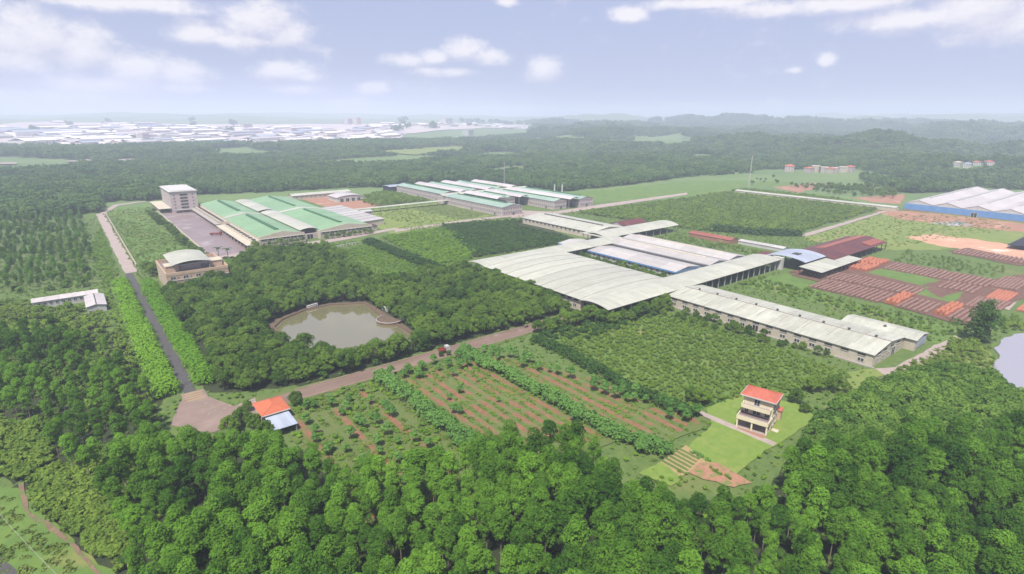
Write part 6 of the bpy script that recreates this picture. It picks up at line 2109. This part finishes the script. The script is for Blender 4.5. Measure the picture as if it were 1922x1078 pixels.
hedge('dark_hedgerow', 'dark shrub belt at the corner of the far plantation', [(415.4, 264.2), (428.2, 231.7), (450.7, 208.7)], 14, 4.2, 'leaf_dark', 80, 0.8, 8)
hedge('lawn_hedge', 'low leafy row between the lawn and the vegetable plot', [(124.9, 79.4), (125.3, 72.5)], 1.6, 1.1, 'leaf_bamboo', 70, 0.25, 9)
hedge('lawn_hedge', 'dark green vegetable row in the bare red soil', [(122.4, 71.1), (122.3, 64.7)], 1.4, 0.9, 'leaf_shrub', 70, 0.25, 10)
hedge('lawn_hedge', 'low clipped hedge along the upper edge of the villa lawn', [(150.8, 91.3), (169.8, 89.5)], 1.2, 0.8, 'leaf_dark', 60, 0.25, 11)



def furrow(P):
    """weeds stand in the furrows, few on the ploughed beds"""
    x, y = P[:, 0], P[:, 1]
    keep = np.ones(len(P), bool)
    for x0, pitch, a, b, c, d in ((44, 3.9, 42, 74, 104, 165), (84.5, 3.7, 82, 113, 100, 160), (120, 4.0, 118, 143, 84, 165)):
        f = ((x - x0) / pitch + 0.5) % 1.0 - 0.5
        wild = np.array([noise.noise(Vector((u * 0.07, v * 0.05, 8.0))) for u, v in P]) > (0.02 if x0 < 80 else 0.14)
        keep &= ~((x > a) & (x < b) & (y > c) & (y < d) & (np.abs(f) < 0.36) & ~wild)
    return P[keep]


# --- shrub land: nobody could count it
ZB = []
for poly, st, lo, hi, th in (([(137.3, 375.0), (167.4, 385.6), (168.3, 282.8), (140.2, 276.4), (128.2, 295.3)], 2.2, 0.5, 0.85, 0.1),
                             ([(186.0, 402.5), (248.6, 406.4), (222.0, 321.1), (203.5, 303.9), (174.0, 289.2)], 2.5, 0.7, 1.25, 0.1),
                             ([(75.1, 406.1), (177.1, 406.9), (176.9, 397.1), (117.6, 386.4), (72.9, 381.3)], 2.6, 0.5, 0.8, 0.4),
                             ([(20.2, 610.1), (16.3, 425.5), (15.9, 342.7), (9.1, 246.8), (10.3, 198.8), (11.4, 185.5), (11.8, 211.5), (6.7, 309.1), (7.0, 489.1)], 2.2, 0.4, 0.9, 0.2),
                             (rect(40, 76, 100, 174), 2.2, 0.35, 0.8, 0.25), (rect(78, 112, 150, 175), 2.2, 0.35, 0.7, 0.3), (rect(78, 112, 98, 150), 1.5, 0.25, 0.5, 0.2), ([(115, 86), (142, 84), (146, 92), (132, 150), (118, 172)], 1.5, 0.25, 0.5, 0.2)):
    ZB += list(place(furrow(scatter(poly, st, thin=th)), lo, hi))
stuff('bright_shrubs', 'bright green shrubs and tall weeds over the fields between the woods', 'shrubs', ZB, BRIGHT)
STREAM = [(-24.1, 176.3), (-20.4, 176.8), (-19.7, 168.0), (-18.1, 159.2), (-14.7, 151.8), (-11.0, 141.9), (-6.9, 129.2), (-2.8, 113.8), (-26.9, 109.7), (-32.2, 177.8)]
ZS = []
for poly, st, lo, hi, th in (([(156.5, 170.6), (213.8, 161.6), (218.3, 143.8), (213.3, 72.5), (202.7, 69.9), (185.6, 78.2), (153.0, 91.8), (140.6, 99.2), (142.0, 136.8)], 1.7, 0.35, 0.78, 0.1),
                             ([(389.5, 394.3), (567.4, 389.0), (689.3, 394.7), (692.9, 291.0), (651.7, 223.3), (459.2, 212.9), (405.7, 260.3)], 3.4, 1.0, 1.7, 0.03),
                             ([(258.6, 630.4), (331.3, 660.5), (336.1, 553.2), (250.0, 555.2)], 3.6, 1.0, 2.0, 0.1),
                             ([(287.8, 167.9), (330.6, 156.0), (302.2, 119.0), (300.4, 58.2), (269.9, 66.7), (288.3, 93.7)], 3.0, 0.5, 1.0, 0.25),
                             ([(371.3, 276.1), (398.7, 183.1), (365.8, 188.5), (338.6, 275.7)], 3.2, 0.5, 1.0, 0.35),
                             ([(399.1, 126.4), (457.6, 137.1), (451.3, 77.3), (420.7, 78.2)], 3.4, 0.4, 0.9, 0.3),
                             ([(-19.6, 162.9), (-10.9, 178.4), (11.1, 164.3), (9.5, 153.5), (-6.9, 129.2), (-4.3, 116.6), (-8.0, 126.7)], 2.2, 0.7, 1.5, 0.1),
                             ([(-39.2, 235.3), (-20.4, 210.4), (-14.3, 181.0), (-3.6, 155.4), (-1.2, 120.2), (-7.1, 126.0), (-19.6, 162.9), (-23.1, 177.5), (-35.6, 194.6)], 1.9, 0.7, 1.5, 0.08),
                             ([(-48.2, 381.7), (2.1, 337.1), (9.8, 273.6), (10.6, 190.1), (5.0, 190.5), (-42.3, 307.0)], 3.0, 0.8, 1.6, 0.2),
                             ([(330.9, 55.8), (356.2, 45.4), (324.1, 39.7), (304.9, 49.1)], 2.2, 0.6, 1.4, 0.1),
                             ([(210.9, 71.5), (227.9, 63.8), (278.6, 59.9), (282.0, 50.1), (266.0, 43.0), (240.7, 51.1)], 2.6, 0.4, 0.9, 0.4),
                             ([(276.9, 61.2), (289.1, 55.3), (277.0, 50.6), (263.7, 57.5)], 1.8, 0.7, 1.4, 0.1)):
    Q = scatter(poly, st, thin=th)
    ZS += list(place(Q[~inside(STREAM, Q)], lo, hi))
stuff('shrub_plantation', 'green shrub plantation and scrub between the sheds and the fields', 'shrubs', ZS, BUSH)
ZD = list(place(scatter([(249.5, 418.1), (322.6, 394.1), (299.1, 301.7), (277.9, 299.4), (206.6, 305.3)], 3.0), 0.7, 1.15))
ZD += list(place(scatter([(143.3, 169.3), (158.6, 173.0), (219.0, 162.5), (214.7, 156.0), (160.9, 155.6)], 3.0, thin=0.3), 0.6, 1.0))
ZD += list(place(scatter(Z_POND, 4.0, thin=0.5), 0.6, 1.0))
ZD += list(place(scatter(Z_EUC, 5.0, thin=0.3), 0.6, 1.2))
stuff('dark_shrubs', 'dark dense shrubs below the trees and before the far shed', 'shrubs', ZD, DARK)
ZT = []
for poly, st, th in ((rect(40, 76, 100, 174), 1.3, 0.2), (rect(78, 112, 98, 175), 1.3, 0.35), ([(115, 86), (142, 84), (146, 92), (132, 150), (118, 172)], 1.3, 0.4),
                     ([(31.7, 694.6), (70.9, 695.2), (67.1, 459.5), (67.0, 422.0), (28.7, 415.8)], 3.0, 0.3), ([(-32.0, 175.0), (-23.8, 169.9), (-11.3, 132.6), (-27.4, 116.0)], 1.8, 0.35),
                     ([(222.4, 65.3), (282.1, 60.8), (285.5, 50.9), (269.0, 43.7), (250.6, 43.3)], 1.7, 0.2), ([(232.4, 517.0), (314.9, 518.6), (309.1, 437.4), (202.8, 413.3)], 3.2, 0.3),
                     ([(434.6, 200.7), (619.3, 206.8), (674.6, 151.9), (617.3, 112.3), (449.5, 147.6)], 4.0, 0.35)):
    ZT += list(place(furrow(scatter(poly, st, thin=th)), 0.6, 1.4))
stuff('grass_tufts', 'rough grass and weeds over the fields and verges', 'grass', ZT, TUFT)


P = scatter([(-53.5, 396.9), (24.3, 679.7), (78.7, 422.8), (187.4, 419.8), (293.5, 423.8), (407.4, 401.1), (454.9, 210.8), (334.8, 52.8), (237.8, 25.5), (201.8, 3.2), (134.9, -10.7), (-8.7, 101.5), (-35.1, 188.3)], 2.1, thin=0.2)
for c in ([(150.4, 91.1), (169.4, 89.3), (176.2, 73.6), (172.0, 65.7), (150.5, 65.6), (144.3, 66.2), (123.5, 65.5), (124.6, 80.6), (141.9, 83.5)], [(112.0, 81.7), (126.6, 81.5), (126.5, 71.6), (125.4, 60.6), (120.0, 62.1)],
          rect(40, 112, 98, 173), [(115, 86), (142, 84), (146, 92), (132, 150), (118, 172)], Z_POND, Z_HALL, [(226.9, 70.5), (237.4, 65.3), (290.9, 63.2), (285.6, 58.1), (231.0, 61.4), (216.0, 66.4)], rect(144, 150, 66, 92), STREAM):
    P = P[~inside(c, P)]
stuff('meadow_weeds', 'knee high weeds and scrub over the open ground of the works', 'weeds', list(place(P, 0.22, 0.62)), BUSH + BRIGHT + TUFT + TUFT)


# --- forest to the horizon
def far_forest():
    pts = []
    CLEAR = [[(-209.2, 1322.6), (5.0, 1247.5), (77.8, 1443.6), (-102.6, 1763.3), (-280.2, 1817.7)],
             [(33.2, 1426.8), (116.7, 1468.5), (191.6, 1372.7), (94.5, 1315.2)], [(574.9, 827.6), (692.9, 847.7), (627.9, 760.8), (535.1, 741.0)],
             [(605.6, 1354.3), (994.2, 1545.7), (886.6, 1275.0), (624.3, 1195.4)], [(484.3, 514.5), (773.4, 533.8), (993.0, 475.6), (1078.9, 408.4), (943.9, 370.4), (814.7, 256.3), (640.6, 198.2), (368.7, 390.9)],
             [(-571.1, 2444.4), (318.9, 2032.3), (829.2, 1807.0), (1137.4, 1767.7), (1854.3, 2168.1), (2743.6, 3267.8), (-1502.2, 6585.0)],
             [(1086.8, 288.9), (1145.6, 243.0), (1233.8, 263.1), (1170.5, 312.5)], [(29.3, 766.5), (82.2, 746.1), (69.2, 644.6), (23.2, 660.9)], [(248.9, 637.9), (339.1, 668.4), (345.4, 562.5), (246.9, 548.4)]]
    H = math.radians(38)
    for r0, r1, st in ((470, 900, 7.8), (900, 1500, 10.5), (1500, 2600, 16), (2600, 4300, 32)):
        n = int((r1 - r0) / st)
        for i in range(n):
            r = r0 + (i + 0.5) * st
            m = int(r * R(116) / st)
            a = H + R(-50) + R(116) * (np.arange(m) + rng.uniform(-0.4, 0.4, m) + 0.5) / m
            rr = r + rng.uniform(-0.45, 0.45, m) * st
            P = np.stack([rr * np.sin(a), rr * np.cos(a)], 1)
            ok = np.ones(len(P), bool)
            for c in CLEAR + KEEP_OUT:
                ok &= ~inside(c, P) | ((c is CLEAR[5]) & (rng.random(len(P)) < 0.004))
            if r < 1000:
                # only behind the factories, and left of the pale road
                ok &= inside(BEHIND, P)
            else:
                q = np.array([noise.noise(Vector((x * 0.004, y * 0.004, 2.2))) for x, y in P])
                ok &= q > -0.2
            for (x, y) in P[ok]:
                pts.append((x, y, land_h(x, y) - 1.0, rng.uniform(0, 6.28), st / 10.5 * rng.uniform(0.75, 1.1) if r > 1500 else rng.uniform(0.6, 1.1)))
    return pts


BEHIND = [(-233.5, 808.2), (-86.4, 693.4), (11.5, 677.7), (22.6, 689.1), (33.3, 753.3), (77.5, 749.8), (126.6, 768.7), (213.8, 738.9), (286.4, 731.1), (333.1, 702.0), (372.8, 718.0), (469.4, 676.3), (491.3, 522.0), (759.7, 524.1), (900.3, 500.1), (918.8, 430.6), (904.3, 354.3), (808.9, 254.4), (856.0, 224.0), (954.7, 216.4), (1050.1, 12.0), (1581.0, -402.8), (7785.2, -1884.5), (-1406.8, 5297.1)]
Q = scatter([(217.9, 6.0), (235.9, 8.1), (250, 10), (285, -14), (335, -31), (390, -25), (430, 6), (500, -10), (480, -120), (250, -110)], 6, thin=0.1)
stuff('shore_wood', 'wood on the far shore of the lake beyond the right picture edge', 'wood', list(place(Q, 0.7, 1.1)), BROAD[2])
stuff('forest', 'forest that reaches from behind the factories to the hazy hills', 'forest', far_forest(), FAR)
# scattered trees on the far bare field
P = scatter([(766.6, 378.5), (890.6, 281.7), (736.1, 240.6), (721.8, 303.7)], 8, thin=0.35)
stuff('scrub_trees', 'loose scrub trees round the bare patches before the hamlet', 'trees', list(place(P, 0.5, 0.9)) + list(place(scatter([(721.6, 413.7), (797.6, 394.3), (900.6, 455.5), (829.4, 459.8)], 14, thin=0.6), 0.4, 0.7)), BROAD[2])

# far open ground
for nm, poly, m in (('far_field', [(8.9, 1479.7), (64.4, 1528.7), (116.7, 1468.5), (167.7, 1409.7), (96.9, 1344.5), (40.8, 1404.4)], 'road_pale'),
                    ('far_field', [(-148.7, 1331.3), (-81.6, 1327.7), (-52.0, 1279.7), (-63.0, 1208.3), (-138.4, 1225.9)], 'bare'),
                    ('far_field', [(-210.9, 1584.9), (-66.2, 1504.4), (-60.9, 1436.6), (-198.9, 1486.0)], 'road_pale'),
                    ('far_field', [(572.0, 804.5), (658.6, 844.6), (663.8, 812.0), (595.8, 749.7)], 'soil_weedy'),
                    ('town_ground', [(-310.6, 2409.1), (-4.4, 2134.0), (313.1, 1997.2), (665.0, 1845.4), (901.8, 1797.8), (1242.3, 2368.4), (1640.4, 2547.5), (2355.0, 2804.8), (2713.3, 3291.5), (1974.0, 3456.8), (714.4, 3639.8), (-16.2, 4349.8), (-467.2, 3704.0)], 'town'),
                    ('far_field', [(607.3, 1327.3), (815.4, 1493.5), (943.2, 1466.6), (903.1, 1324.2), (670.1, 1228.9)], 'grass_dry')):
    p = rag(poly, 25, 6, 1)
    cx = sum(q[0] for q in p) / len(p)
    cy = sum(q[1] for q in p) / len(p)
    vs, fs = [(cx, cy, land_h(cx, cy) + 2.5)], []
    K = 6
    for k in range(1, K + 1):
        for x, y in p:
            xx, yy = cx + (x - cx) * k / K, cy + (y - cy) * k / K
            vs.append((xx, yy, land_h(xx, yy) + 2.5))
    n = len(p)
    fs = [(0, 1 + i, 1 + (i + 1) % n) for i in range(n)]
    for k in range(K - 1):
        fs += [(1 + k * n + i, 1 + (k + 1) * n + i, 1 + (k + 1) * n + (i + 1) % n, 1 + k * n + (i + 1) % n) for i in range(n)]
    tag(MB().add(vs, fs).obj(nm, M[m]), kind='structure')

# ------------------------------------------------------------------ haze
hz = bpy.data.materials.new('haze')
hz.use_nodes = True
nt = hz.node_tree
nt.nodes.clear()
pv = nt.nodes.new('ShaderNodeVolumePrincipled')
pv.inputs['Color'].default_value = (0.77, 0.83, 1.0, 1)
pv.inputs['Density'].default_value = HAZE
pv.inputs['Anisotropy'].default_value = 0.0
ho = nt.nodes.new('ShaderNodeOutputMaterial')
nt.links.new(pv.outputs[0], ho.inputs['Volume'])
hb = MB().box(-21000, 21000, -21000, 21000, -60, 260)
tag(hb.obj('haze', hz), 'pale bluish haze over the whole landscape', 'haze', kind='stuff')
